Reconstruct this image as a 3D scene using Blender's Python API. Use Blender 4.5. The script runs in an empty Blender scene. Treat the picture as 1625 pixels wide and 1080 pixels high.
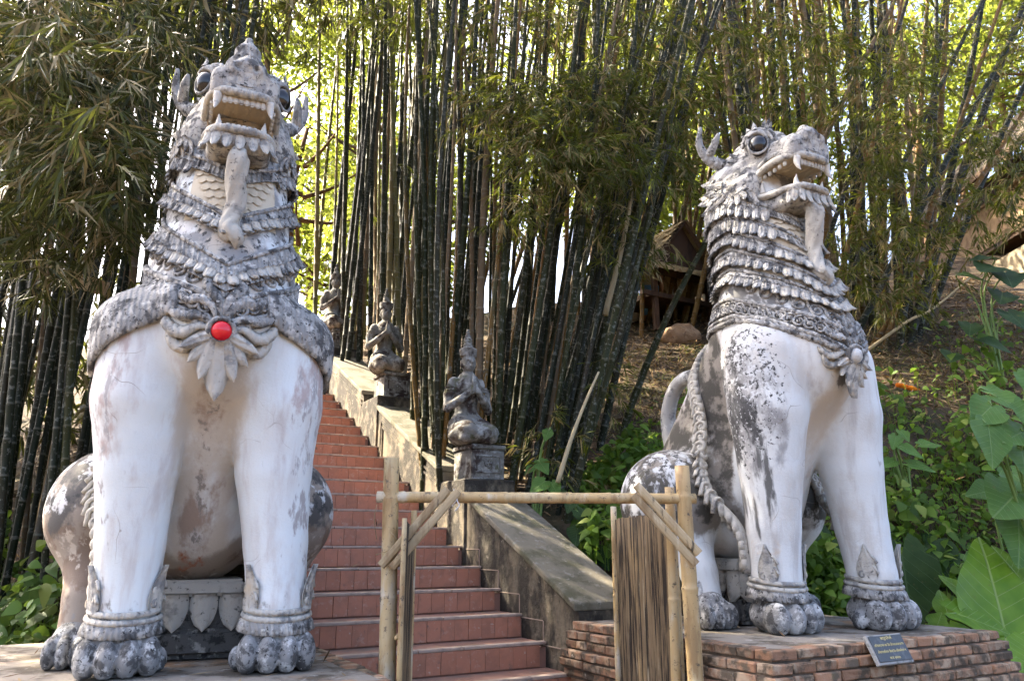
import bpy, bmesh, math, random
import numpy as np
from mathutils import Vector, Matrix, Euler, Quaternion
from mathutils.bvhtree import BVHTree

# ------------------------------------------------------------------ camera, sky, sun, exposure
random.seed(7)
RNG = np.random.default_rng(11)
scene = bpy.context.scene
COL = scene.collection
R = math.radians

EYE = 1.5
PITCH = R(15)
FPX = 1200.0
cam_data = bpy.data.cameras.new('camera')
cam_data.sensor_width = 36.0
cam_data.lens = FPX / 1625.0 * 36.0
cam_data.clip_start = 0.05
cam_data.clip_end = 2000.0
cam = bpy.data.objects.new('camera', cam_data)
cam.location = (0, 0, EYE)
cam.rotation_euler = (R(90) + PITCH, 0, 0)
COL.objects.link(cam)
scene.camera = cam

SUN_EL = R(44)
SUN_DIR = Vector((-0.88 * math.cos(SUN_EL), 0.475 * math.cos(SUN_EL), math.sin(SUN_EL)))
world = bpy.data.worlds.new('World')
scene.world = world
world.use_nodes = True
wn = world.node_tree.nodes
wl = world.node_tree.links
sky = wn.new('ShaderNodeTexSky')
sky.sky_type = 'NISHITA'
sky.sun_disc = False
sky.sun_elevation = SUN_EL
sky.sun_rotation = math.atan2(SUN_DIR.x, SUN_DIR.y)
sky.air_density = 0.6
sky.dust_density = 6.0
sky.ozone_density = 0.7
wn['Background'].inputs['Strength'].default_value = 0.15
wl.new(sky.outputs[0], wn['Background'].inputs['Color'])

sun_data = bpy.data.lights.new('sun', 'SUN')
sun_data.energy = 5.0
sun_data.angle = R(0.5)
sun_data.color = (1.0, 0.87, 0.66)
sun = bpy.data.objects.new('sun', sun_data)
sun.rotation_euler = (-SUN_DIR).to_track_quat('-Z', 'Y').to_euler()
COL.objects.link(sun)

vs = scene.view_settings
vs.view_transform = 'Standard'
vs.look = 'None'
vs.gamma = 1.0
vs.use_curve_mapping = False
vs.exposure = 2.85

scene.render.engine = 'CYCLES'
cy = scene.cycles
cy.max_bounces = 4
cy.diffuse_bounces = 2
cy.glossy_bounces = 2
cy.transmission_bounces = 3
cy.transparent_max_bounces = 4
cy.sample_clamp_indirect = 6.0
cy.caustics_reflective = False
cy.caustics_refractive = False
cy.use_adaptive_sampling = True
cy.adaptive_threshold = 0.03
cy.use_denoising = True
try:
    cy.denoiser = 'OPENIMAGEDENOISE'
except Exception:
    pass

# ------------------------------------------------------------------ coordinates
# stairs climb along A, run across along W; O is the right end of the first step in view
YAW = R(29)
W = Vector((math.cos(YAW), math.sin(YAW), 0))
A = Vector((-math.sin(YAW), math.cos(YAW), 0))
O = Vector((0.43, 5.68, 0))
RISE, TREAD, Z0 = 0.17, 0.36, 0.63


def sp(w, a, z):
    return O + W * w + A * a + Vector((0, 0, z))


def ray(u, v):
    xn = (u - 812.5) / FPX
    zn = (540 - v) / FPX
    c, s = math.cos(PITCH), math.sin(PITCH)
    return Vector((xn, c - zn * s, s + zn * c))


def at_depth(u, v, y):
    """the place y metres in front of the camera that lies along this line of sight"""
    d = ray(u, v)
    return Vector((0, 0, EYE)) + d * (y / d.y)


def smoothstep(a, b, x):
    t = np.clip((x - a) / (b - a), 0, 1)
    return t * t * (3 - 2 * t)


def ground_z(x, y):
    """the hillside"""
    x = np.asarray(x, float)
    y = np.asarray(y, float)
    t = 0.55 * y - 2.5 + 0.12 * np.clip(x, -8, 12)
    t = t - 1.35 * (1 - smoothstep(6.3, 9.6, y)) * smoothstep(1.4, 3.4, x)
    far = np.maximum(y - 17.0, 0)
    t = t - 0.33 * far
    t = 0.5 * (t + np.sqrt(t * t + 0.09)) - 0.02
    t = t + 0.06 * np.sin(x * 1.7 + y * 0.6) * np.cos(y * 1.3 - x * 0.4) * smoothstep(6.5, 9, y)
    return t


# ------------------------------------------------------------------ object helpers
def link(o, parent=None):
    COL.objects.link(o)
    if parent is not None:
        o.parent = parent
    return o


def tag(o, label=None, cat=None, group=None, kind=None):
    if label:
        o['label'] = label
    if cat:
        o['category'] = cat
    if group:
        o['group'] = group
    if kind:
        o['kind'] = kind
    return o


def empty(name, loc=(0, 0, 0), rz=0.0):
    o = bpy.data.objects.new(name, None)
    o.empty_display_size = 0.2
    o.location = loc
    o.rotation_euler = (0, 0, rz)
    return link(o)


def mesh(name, verts, faces, mat=None, smooth=False):
    me = bpy.data.meshes.new(name)
    if isinstance(verts, np.ndarray):
        verts = verts.tolist()
    if isinstance(faces, np.ndarray):
        faces = faces.tolist()
    me.from_pydata(verts, [], faces)
    me.update()
    if smooth:
        me.polygons.foreach_set('use_smooth', np.ones(len(me.polygons), bool))
    if mat is not None:
        me.materials.append(mat)
    return me


def obj(name, me, parent=None, mat=None, matrix=None, loc=None, rot=None):
    o = bpy.data.objects.new(name, me)
    if mat is not None:
        if len(me.materials) == 0:
            me.materials.append(mat)
        elif me.materials[0] is not mat:
            o.material_slots[0].link = 'OBJECT'
            o.material_slots[0].material = mat
    if matrix is not None:
        o.matrix_basis = matrix
    if loc is not None:
        o.location = loc
    if rot is not None:
        o.rotation_euler = rot
    return link(o, parent)


class MB:
    """collects shapes into one mesh"""

    def __init__(self):
        self.v = []
        self.f = []

    def add(self, verts, faces):
        n = len(self.v)
        self.v.extend([tuple(p) for p in verts])
        self.f.extend([tuple(i + n for i in f) for f in faces])
        return self

    def box(self, c, s, m=None):
        hx, hy, hz = s[0] / 2, s[1] / 2, s[2] / 2
        vs_ = [Vector((c[0] + sx * hx, c[1] + sy * hy, c[2] + sz * hz)) for sx in (-1, 1) for sy in (-1, 1) for sz in (-1, 1)]
        if m is not None:
            vs_ = [m @ p for p in vs_]
        return self.add(vs_, [(0, 1, 3, 2), (4, 6, 7, 5), (0, 4, 5, 1), (2, 3, 7, 6), (0, 2, 6, 4), (1, 5, 7, 3)])

    def tube(self, pts, rad, n=8, closed=False, cap=True, prof=None, twist=0.0):
        v, f = tube_data(pts, rad, n, closed, cap, prof, twist)
        return self.add(v, f)

    def build(self, name, parent=None, mat=None, smooth=False, loc=None, rot=None, matrix=None):
        return obj(name, mesh(name, self.v, self.f, mat, smooth), parent, None, matrix, loc, rot)


def tube_data(pts, rad, n=8, closed=False, cap=True, prof=None, twist=0.0):
    pts = [Vector(p) for p in pts]
    m = len(pts)
    if not hasattr(rad, '__len__'):
        rad = [rad] * m
    tans = []
    for i in range(m):
        if closed:
            t = pts[(i + 1) % m] - pts[i - 1]
        else:
            t = pts[min(i + 1, m - 1)] - pts[max(i - 1, 0)]
        tans.append(t.normalized())
    up = Vector((0, 0, 1)) if abs(tans[0].z) < 0.9 else Vector((1, 0, 0))
    nrm = (up - tans[0] * up.dot(tans[0])).normalized()
    verts, faces = [], []
    for i in range(m):
        if i > 0:
            q = tans[i - 1].rotation_difference(tans[i])
            nrm = q @ nrm
            nrm = (nrm - tans[i] * nrm.dot(tans[i])).normalized()
        b = tans[i].cross(nrm)
        for k in range(n):
            an = 2 * math.pi * k / n + twist * i
            r = rad[i] * (prof(2 * math.pi * k / n, i) if prof else 1.0)
            verts.append(pts[i] + nrm * (math.cos(an) * r) + b * (math.sin(an) * r))
    for i in range(m if closed else m - 1):
        j = (i + 1) % m
        for k in range(n):
            l = (k + 1) % n
            faces.append((i * n + k, i * n + l, j * n + l, j * n + k))
    if cap and not closed:
        faces.append(tuple(reversed(range(n))))
        faces.append(tuple(range((m - 1) * n, m * n)))
    return verts, faces


def bez(pts, n=24):
    """smooth Catmull-Rom curve through points"""
    P = [np.array(p, float) for p in pts]
    P = [2 * P[0] - P[1]] + P + [2 * P[-1] - P[-2]]
    out = []
    segs = len(P) - 3
    for s in range(segs):
        p0, p1, p2, p3 = P[s:s + 4]
        k = max(2, n // segs)
        for i in range(k):
            t = i / k
            out.append(0.5 * (2 * p1 + (p2 - p0) * t + (2 * p0 - 5 * p1 + 4 * p2 - p3) * t * t + (3 * p1 - p0 - 3 * p2 + p3) * t ** 3))
    out.append(P[-2])
    return out


def bevel_box_mesh(name, sx, sy, sz, bev, mat=None, jitter=0.0, seed=0, seg=1):
    bm = bmesh.new()
    bmesh.ops.create_cube(bm, size=1.0)
    for v in bm.verts:
        v.co.x *= sx
        v.co.y *= sy
        v.co.z *= sz
    bmesh.ops.bevel(bm, geom=list(bm.edges), offset=bev, segments=seg, affect='EDGES')
    rr = random.Random(seed)
    for v in bm.verts:
        v.co += Vector((rr.uniform(-1, 1), rr.uniform(-1, 1), rr.uniform(-1, 1))) * jitter
    me = bpy.data.meshes.new(name)
    bm.to_mesh(me)
    bm.free()
    if mat:
        me.materials.append(mat)
    return me


# ------------------------------------------------------------------ signed distance modelling
def grid(lo, hi, h):
    ax = [np.arange(lo[i], hi[i] + h, h, dtype=np.float32) for i in range(3)]
    return np.meshgrid(*ax, indexing='ij')


def ell(G, c, r):
    x = (G[0] - c[0]) / r[0]
    y = (G[1] - c[1]) / r[1]
    z = (G[2] - c[2]) / r[2]
    k0 = np.sqrt(x * x + y * y + z * z)
    k1 = np.sqrt((x / r[0]) ** 2 + (y / r[1]) ** 2 + (z / r[2]) ** 2) + 1e-6
    return k0 * (k0 - 1) / k1


def cone(G, a, b, ra, rb):
    a = np.array(a, np.float32)
    b = np.array(b, np.float32)
    d = b - a
    L = float(d @ d) + 1e-9
    t = np.clip(((G[0] - a[0]) * d[0] + (G[1] - a[1]) * d[1] + (G[2] - a[2]) * d[2]) / L, 0, 1)
    return np.sqrt((G[0] - a[0] - t * d[0]) ** 2 + (G[1] - a[1] - t * d[1]) ** 2 + (G[2] - a[2] - t * d[2]) ** 2) - (ra + (rb - ra) * t)


def chain(G, pts, k=0.0):
    out = None
    for p, q in zip(pts[:-1], pts[1:]):
        d = cone(G, p[:3], q[:3], p[3], q[3])
        out = d if out is None else (np.minimum(out, d) if k == 0 else smin(out, d, k))
    return out


def rbox(G, c, h, r, tilt=0.0):
    x = np.abs(G[0] - c[0])
    y = G[1] - c[1]
    z = G[2] - c[2]
    if tilt:
        ct, st = math.cos(tilt), math.sin(tilt)
        y, z = y * ct - z * st, y * st + z * ct
    qx, qy, qz = x - h[0], np.abs(y) - h[1], np.abs(z) - h[2]
    o = np.sqrt(np.maximum(qx, 0) ** 2 + np.maximum(qy, 0) ** 2 + np.maximum(qz, 0) ** 2)
    return o + np.minimum(np.maximum(qx, np.maximum(qy, qz)), 0) - r


def smin(a, b, k):
    h = np.clip(0.5 + 0.5 * (b - a) / k, 0, 1)
    return b + (a - b) * h - k * h * (1 - h)


def smax(a, b, k):
    return -smin(-a, -b, k)


def surface(F, lo, h):
    """surface nets"""
    nx, ny, nz = F.shape
    S = F < 0
    corners = [(0, 0, 0), (1, 0, 0), (0, 1, 0), (1, 1, 0), (0, 0, 1), (1, 0, 1), (0, 1, 1), (1, 1, 1)]

    def sl(c):
        return (slice(c[0], nx - 1 + c[0]), slice(c[1], ny - 1 + c[1]), slice(c[2], nz - 1 + c[2]))
    tot = sum(S[sl(c)].astype(np.int8) for c in corners)
    act = (tot > 0) & (tot < 8)
    ii = np.argwhere(act)
    acc = np.zeros((len(ii), 3))
    cnt = np.zeros(len(ii))
    for e0 in range(8):
        for ax in range(3):
            c0 = corners[e0]
            if c0[ax] == 1:
                continue
            c1 = list(c0)
            c1[ax] = 1
            p0 = ii + np.array(c0)
            p1 = ii + np.array(c1)
            f0 = F[p0[:, 0], p0[:, 1], p0[:, 2]]
            f1 = F[p1[:, 0], p1[:, 1], p1[:, 2]]
            m = (f0 < 0) != (f1 < 0)
            t = np.where(m, f0 / np.where(m, f0 - f1, 1), 0)
            pos = np.repeat(np.array([c0], float), len(ii), 0)
            pos[:, ax] += t
            acc += pos * m[:, None]
            cnt += m
    verts = (ii + acc / cnt[:, None]) * h + np.array(lo)
    idx = -np.ones((nx - 1, ny - 1, nz - 1), np.int64)
    idx[ii[:, 0], ii[:, 1], ii[:, 2]] = np.arange(len(ii))
    faces = []
    for ax in range(3):
        b, c = (ax + 1) % 3, (ax + 2) % 3
        s0 = [slice(None)] * 3
        s1 = [slice(None)] * 3
        s0[ax] = slice(0, -1)
        s1[ax] = slice(1, None)
        ch = S[tuple(s0)] != S[tuple(s1)]
        e = np.argwhere(ch)
        ok = (e[:, b] > 0) & (e[:, c] > 0) & (e[:, b] < F.shape[b] - 1) & (e[:, c] < F.shape[c] - 1)
        e = e[ok]
        ins = S[e[:, 0], e[:, 1], e[:, 2]]
        q = []
        for db, dc in ((-1, -1), (0, -1), (0, 0), (-1, 0)):
            p = e.copy()
            p[:, b] += db
            p[:, c] += dc
            q.append(idx[p[:, 0], p[:, 1], p[:, 2]])
        q = np.stack(q, 1)
        q[~ins] = q[~ins][:, ::-1]
        faces.append(q)
    faces = np.concatenate(faces)
    faces = faces[(faces >= 0).all(1)]
    return verts, faces


def sdf_mesh(name, fn, lo, hi, h, mat=None):
    G = grid(lo, hi, h)
    F = fn(G)
    v, f = surface(F, lo, h)
    return mesh(name, v, f, mat, smooth=True)


# ------------------------------------------------------------------ materials
class NT:
    def __init__(self, name):
        self.m = bpy.data.materials.new(name)
        self.m.use_nodes = True
        self.t = self.m.node_tree
        self.n = self.t.nodes
        self.l = self.t.links
        self.b = self.n['Principled BSDF']
        self.out = self.n['Material Output']

    def new(self, ty, **kw):
        nd = self.n.new('ShaderNode' + ty)
        for k, v in kw.items():
            setattr(nd, k, v)
        return nd

    def set(self, sock, v):
        if hasattr(v, 'is_linked') or hasattr(v, 'links'):
            self.l.new(v, sock)
        else:
            sock.default_value = v

    def math(self, op, a, b=0.0, clamp=False):
        nd = self.new('Math', operation=op, use_clamp=clamp)
        self.set(nd.inputs[0], a)
        self.set(nd.inputs[1], b)
        return nd.outputs[0]

    def rng(self, v, a, b, c=0.0, d=1.0, smooth=True):
        nd = self.new('MapRange')
        nd.interpolation_type = 'SMOOTHSTEP' if smooth else 'LINEAR'
        self.set(nd.inputs[0], v)
        for i, q in enumerate((a, b, c, d)):
            nd.inputs[i + 1].default_value = q
        return nd.outputs[0]

    def mix(self, f, a, b):
        nd = self.new('Mix', data_type='RGBA')
        self.set(nd.inputs[0], f)
        for s, v in ((nd.inputs[6], a), (nd.inputs[7], b)):
            if isinstance(v, tuple) and len(v) == 3:
                v = v + (1,)
            self.set(s, v)
        return nd.outputs[2]

    def coord(self, kind='Object', rand=False, stretch=(1, 1, 1)):
        tc = self.new('TexCoord')
        v = tc.outputs[kind]
        if rand:
            oi = self.new('ObjectInfo')
            mul = self.new('VectorMath', operation='SCALE')
            mul.inputs[0].default_value = (37.0, 71.0, 53.0)
            self.l.new(oi.outputs['Random'], mul.inputs['Scale'])
            ad = self.new('VectorMath', operation='ADD')
            self.l.new(v, ad.inputs[0])
            self.l.new(mul.outputs[0], ad.inputs[1])
            v = ad.outputs[0]
        if stretch != (1, 1, 1):
            mp = self.new('VectorMath', operation='MULTIPLY')
            self.l.new(v, mp.inputs[0])
            mp.inputs[1].default_value = stretch
            v = mp.outputs[0]
        return v

    def noise(self, vec, scale, detail=5.0, rough=0.6, dist=0.0):
        nd = self.new('TexNoise')
        self.l.new(vec, nd.inputs['Vector'])
        nd.inputs['Scale'].default_value = scale
        nd.inputs['Detail'].default_value = detail
        nd.inputs['Roughness'].default_value = rough
        nd.inputs['Distortion'].default_value = dist
        return nd.outputs['Fac']

    def rand(self):
        return self.new('ObjectInfo').outputs['Random']

    def bump(self, h, strength=0.4, dist=0.02):
        nd = self.new('Bump')
        nd.inputs['Strength'].default_value = strength
        nd.inputs['Distance'].default_value = dist
        self.l.new(h, nd.inputs['Height'])
        self.l.new(nd.outputs[0], self.b.inputs['Normal'])

    def done(self, col, rough=0.85, spec=0.3):
        if isinstance(col, tuple) and len(col) == 3:
            col = col + (1,)
        self.set(self.b.inputs['Base Color'], col)
        self.set(self.b.inputs['Roughness'], rough)
        self.b.inputs['Specular IOR Level'].default_value = spec
        return self.m


def weathered(name, base, layers, rough=0.85, bump=(30, 0.3, 0.01), rand=False, vary=0.0, spec=0.3, stri=0, cracks=None):
    """base colour plus patches; layer = (colour, scale, lo, hi, stretch, mask) with mask a list of (axis, lo, hi)"""
    t = NT(name)
    co = t.coord('Object', rand)
    sep = t.new('SeparateXYZ')
    plain = t.coord('Object')
    t.l.new(plain, sep.inputs[0])
    col = base + (1,) if isinstance(base, tuple) else base
    for ly in layers:
        c, sc, lo, hi = ly[:4]
        st = ly[4] if len(ly) > 4 and ly[4] else (1, 1, 1)
        mk = ly[5] if len(ly) > 5 else None
        v = co
        if st != (1, 1, 1):
            mp = t.new('VectorMath', operation='MULTIPLY')
            t.l.new(co, mp.inputs[0])
            mp.inputs[1].default_value = st
            v = mp.outputs[0]
        nz = t.noise(v, sc, 7.0, 0.62)
        if mk:
            for mm in mk:
                if mm[0] == 'd':
                    sb = t.new('VectorMath', operation='SUBTRACT')
                    t.l.new(plain, sb.inputs[0])
                    sb.inputs[1].default_value = mm[1]
                    sc_ = t.new('VectorMath', operation='MULTIPLY')
                    t.l.new(sb.outputs[0], sc_.inputs[0])
                    sc_.inputs[1].default_value = mm[2]
                    ln = t.new('VectorMath', operation='LENGTH')
                    t.l.new(sc_.outputs[0], ln.inputs[0])
                    s, a, b = ln.outputs['Value'], mm[3], mm[4]
                else:
                    ax, a, b = mm
                    s = sep.outputs['XYZ'.index(ax[-1].upper())]
                    if ax.startswith('abs'):
                        s = t.math('ABSOLUTE', s)
                m = t.rng(s, a, b)
                # shifts the threshold so that the patch keeps its own ragged outline
                nz = t.math('ADD', nz, t.math('MULTIPLY', t.math('SUBTRACT', m, 1.0), 0.6))
        f = t.rng(nz, lo, hi)
        col = t.mix(f, col, c)
    if cracks:
        # hairline cracks: warped cell borders, broken up by noise
        wv = t.new('VectorMath', operation='ADD')
        nzv = t.new('TexNoise')
        nzv.inputs['Scale'].default_value = 3.0
        t.l.new(co, nzv.inputs['Vector'])
        sc2 = t.new('VectorMath', operation='SCALE')
        sc2.inputs['Scale'].default_value = .35
        t.l.new(nzv.outputs['Color'], sc2.inputs[0])
        t.l.new(co, wv.inputs[0])
        t.l.new(sc2.outputs[0], wv.inputs[1])
        vo = t.new('TexVoronoi', feature='DISTANCE_TO_EDGE')
        vo.inputs['Scale'].default_value = cracks[0]
        t.l.new(wv.outputs[0], vo.inputs['Vector'])
        ck = t.rng(vo.outputs['Distance'], .0075, .0015)
        ck = t.math('MULTIPLY', ck, t.rng(t.noise(co, 2.2, 3), .54, .64))
        col = t.mix(t.math('MULTIPLY', ck, .8), col, cracks[1])
    if vary:
        hs = t.new('HueSaturation')
        oi = t.rand()
        t.l.new(t.rng(oi, 0, 1, 1 - vary, 1 + vary, False), hs.inputs['Value'])
        t.set(hs.inputs['Color'], col)
        col = hs.outputs[0]
    m = t.done(col, rough, spec)
    if bump:
        h1 = t.noise(co, bump[0], 6.0, 0.65)
        h2 = t.noise(co, bump[0] * 0.2, 4.0, 0.6)
        hh = t.math('ADD', h1, h2)
        if stri:
            # carved grooves running along each leaf
            ws = t.math('SINE', t.math('ADD', t.math('MULTIPLY', sep.outputs[0], float(stri)), t.math('MULTIPLY', h2, 9.0)))
            hh = t.math('ADD', hh, t.math('MULTIPLY', ws, .28))
        t.bump(hh, bump[1], bump[2])
    return m


def leaf_mat(name, c1, c2, dry, dry_amt=0.2, trans=0.5, tcol=(0.35, 0.5, 0.05), rough=0.5, dim=0.62):
    """leaves: every leaf carries its own random number in the attribute 'rnd'"""
    t = NT(name)
    at = t.new('Attribute', attribute_name='rnd')
    r = at.outputs['Fac']
    c1, c2, dry, tcol = [tuple(q * k for q in c) for c, k in ((c1, dim * .7), (c2, dim * 1.45), (dry, dim * 1.1), (tcol, dim * 1.1))]
    f = t.math('FRACT', t.math('MULTIPLY', r, 7.31))
    f = t.math('POWER', f, 1.8)
    col = t.mix(f, c1, c2)
    dm = t.rng(r, 1 - dry_amt - 0.02, 1 - dry_amt + 0.02)
    col = t.mix(dm, col, dry)
    t.done(col, rough, 0.2)
    tr = t.new('BsdfTranslucent')
    tc = t.mix(f, tcol, tuple(min(1, q * 1.5) for q in tcol))
    tc = t.mix(dm, tc, dry)
    t.set(tr.inputs['Color'], tc)
    ms = t.new('MixShader')
    ms.inputs[0].default_value = trans
    t.l.new(t.b.outputs[0], ms.inputs[1])
    t.l.new(tr.outputs[0], ms.inputs[2])
    t.l.new(ms.outputs[0], t.out.inputs['Surface'])
    return t.m


def leaves(p, d, n, L, Wd, prof=((0.0, 0.0), (0.35, 1.0), (1.0, 0.0)), droop=0.0, fold=0.0, rnd=None):
    """many leaves at once: p base, d direction, n face normal (N,3); returns verts, faces, random per vertex"""
    p = np.asarray(p, float)
    d = np.asarray(d, float)
    n = np.asarray(n, float)
    N = len(p)
    d = d / (np.linalg.norm(d, axis=1, keepdims=True) + 1e-9)
    s = np.cross(d, n)
    s = s / (np.linalg.norm(s, axis=1, keepdims=True) + 1e-9)
    n = np.cross(s, d)
    L = np.broadcast_to(np.asarray(L, float), (N,))[:, None]
    Wd = np.broadcast_to(np.asarray(Wd, float), (N,))[:, None]
    V = []
    tmpl = []
    for t, w in prof:
        c = p + d * L * t
        c = c + np.array([0, 0, -1.0]) * (droop * L * t * t)
        if w == 0:
            tmpl.append(('p', len(V)))
            V.append(c)
        else:
            tmpl.append(('e', len(V)))
            up = n * (fold * Wd * w)
            V.append(c - s * Wd * w * 0.5 + up)
            V.append(c + s * Wd * w * 0.5 + up)
    k = len(V)
    verts = np.stack(V, 1).reshape(-1, 3)
    fl = []
    if k == 4:
        fl = [(0, 2, 3, 1)]
    else:
        for a, b in zip(tmpl[:-1], tmpl[1:]):
            if a[0] == 'p' and b[0] == 'e':
                fl.append((a[1], b[1] + 1, b[1]))
            elif a[0] == 'e' and b[0] == 'e':
                fl.append((a[1], a[1] + 1, b[1] + 1, b[1]))
            else:
                fl.append((a[1], a[1] + 1, b[1]))
    base = np.arange(N) * k
    if rnd is None:
        rnd = RNG.random(N)
    faces = []
    for f in fl:
        faces.append(base[:, None] + np.array(f)[None, :])
    return verts, faces, np.repeat(rnd, k)


def leaf_mesh(name, parts, mat, smooth=False):
    """joins outputs of leaves() into one mesh quickly"""
    vs_, loops, starts, totals, rn = [], [], [], [], []
    off = 0
    lc = 0
    for v, fs, r in parts:
        vs_.append(v)
        rn.append(r)
        for f in fs:
            m, k = f.shape
            loops.append((f + off).ravel())
            starts.append(lc + np.arange(m) * k)
            totals.append(np.full(m, k))
            lc += m * k
        off += len(v)
    v = np.concatenate(vs_)
    lo = np.concatenate(loops)
    st = np.concatenate(starts)
    me = bpy.data.meshes.new(name)
    me.vertices.add(len(v))
    me.vertices.foreach_set('co', v.astype(np.float32).ravel())
    me.loops.add(len(lo))
    me.loops.foreach_set('vertex_index', lo.astype(np.int32))
    me.polygons.add(len(st))
    me.polygons.foreach_set('loop_start', st.astype(np.int32))
    try:
        me.polygons.foreach_set('loop_total', np.concatenate(totals).astype(np.int32))
    except Exception:
        pass
    me.update(calc_edges=True)
    at = me.attributes.new('rnd', 'FLOAT', 'POINT')
    at.data.foreach_set('value', np.concatenate(rn).astype(np.float32))
    if mat:
        me.materials.append(mat)
    return me


def rvec(n):
    v = RNG.normal(size=(n, 3))
    return v / (np.linalg.norm(v, axis=1, keepdims=True) + 1e-9)

# ------------------------------------------------------------------ surface materials
M_soil = weathered('soil', (0.0638, 0.0450, 0.0300), [((0.1200, 0.0825, 0.0488), 2.5, 0.45, 0.65), ((0.0375, 0.0413, 0.0188), 1.2, 0.5, 0.7)], 0.95, (14, 0.7, 0.05))
M_tile = weathered('terracotta_tile', (0.3990, 0.1757, 0.1092), [((0.3135, 0.1472, 0.0950), 9, 0.45, 0.68), ((0.4370, 0.2565, 0.1900), 16, 0.55, 0.72), ((0.1235, 0.0950, 0.0808), 11, 0.60, 0.74), ((0.4560, 0.3420, 0.2660), 30, 0.63, 0.72)], 0.55, (50, 0.15, 0.004), rand=True, vary=0.07, spec=0.3)
M_tread = weathered('tread_tile', (0.33, 0.18, 0.13), [((0.2, 0.15, 0.12), 4, 0.45, 0.65), ((0.4, 0.33, 0.26), 14, 0.6, 0.75)], 0.7, (40, 0.2, 0.005))
M_nosing = weathered('cement_nosing', (0.36, 0.28, 0.225), [((0.25, 0.20, 0.165), 10, 0.5, 0.68)], 0.85, (60, 0.3, 0.004))
M_grout = weathered('grout', (0.26, 0.14, 0.10), [((0.18, 0.11, 0.085), 8, 0.5, 0.7)], 0.9, (60, 0.3, 0.004))
M_oldwall = weathered('mossy_plaster', (0.1872, 0.1548, 0.1080), [((0.0360, 0.0310, 0.0245), 3.2, 0.37, 0.53, (1, 1, 0.55)), ((0.1368, 0.1188, 0.0900), 7, 0.5, 0.7), ((0.3024, 0.2736, 0.2232), 11, 0.62, 0.74), ((0.0432, 0.0396, 0.0252), 22, 0.58, 0.72, (1, 1, 0.35))], 0.93, (26, 0.6, 0.02))
M_cap = weathered('mossy_cap', (0.1674, 0.1488, 0.1116), [((0.0806, 0.0775, 0.0465), 3.0, 0.45, 0.62), ((0.2232, 0.2077, 0.1736), 14, 0.56, 0.68), ((0.0496, 0.0496, 0.0341), 30, 0.62, 0.76)], 0.93, (35, 0.5, 0.012))
M_brick = weathered('old_brick', (0.3145, 0.1742, 0.1020), [((0.3910, 0.2890, 0.1955), 7, 0.46, 0.60), ((0.1105, 0.0850, 0.0595), 9, 0.46, 0.60), ((0.1615, 0.1360, 0.0595), 6, 0.62, 0.75), ((0.4420, 0.3995, 0.3400), 18, 0.64, 0.76)], 0.93, (35, 0.7, 0.012), rand=True, vary=0.3)
M_mortar = weathered('mortar', (0.1200, 0.0900, 0.0638), [((0.0675, 0.0525, 0.0375), 10, 0.45, 0.65)], 0.95, (40, 0.6, 0.01))
M_plinthtop = weathered('plinth_top', (0.2550, 0.2253, 0.1870), [((0.1020, 0.0850, 0.0638), 4, 0.45, 0.6), ((0.3230, 0.1997, 0.1148), 2.2, 0.55, 0.66), ((0.3570, 0.3400, 0.3145), 12, 0.58, 0.72), ((0.0765, 0.0723, 0.0425), 9, 0.6, 0.75)], 0.93, (30, 0.6, 0.015))

# ------------------------------------------------------------------ ground
def build_ground():
    xs = np.concatenate([np.linspace(-300, -14, 14), np.linspace(-13.5, 15, 96), np.linspace(16, 300, 14)])
    ys = np.concatenate([np.linspace(-120, 1, 9), np.linspace(1.5, 24, 84), np.linspace(25, 300, 16)])
    X, Y = np.meshgrid(xs, ys, indexing='ij')
    Z = ground_z(X, Y)
    # cut for the stairs
    w = (X - O.x) * W.x + (Y - O.y) * W.y
    a = (X - O.x) * A.x + (Y - O.y) * A.y
    inside = (w > -2.7) & (w < 0.62) & (a > -2.5) & (a < 12)
    line = Z0 + RISE * np.clip(a, -5, 12) / TREAD - 0.75
    Z = np.where(inside, np.minimum(Z, line), Z)
    Z = np.where((a < -1.9) & (Y < 9), np.minimum(Z, 0.0), Z)
    nx, ny = X.shape
    v = np.stack([X, Y, Z], -1).reshape(-1, 3)
    i = np.arange(nx * ny).reshape(nx, ny)
    f = np.stack([i[:-1, :-1], i[1:, :-1], i[1:, 1:], i[:-1, 1:]], -1).reshape(-1, 4)
    o = obj('ground', mesh('ground', v, f, M_soil, True))
    tag(o, kind='structure')


build_ground()

# ------------------------------------------------------------------ staircase
STAIR_L = -2.05


def stair_obj(me, name, parent, w, a, z, mat=None):
    return obj(name, me, parent, mat, Matrix.Translation((w, a, z)))


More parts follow.
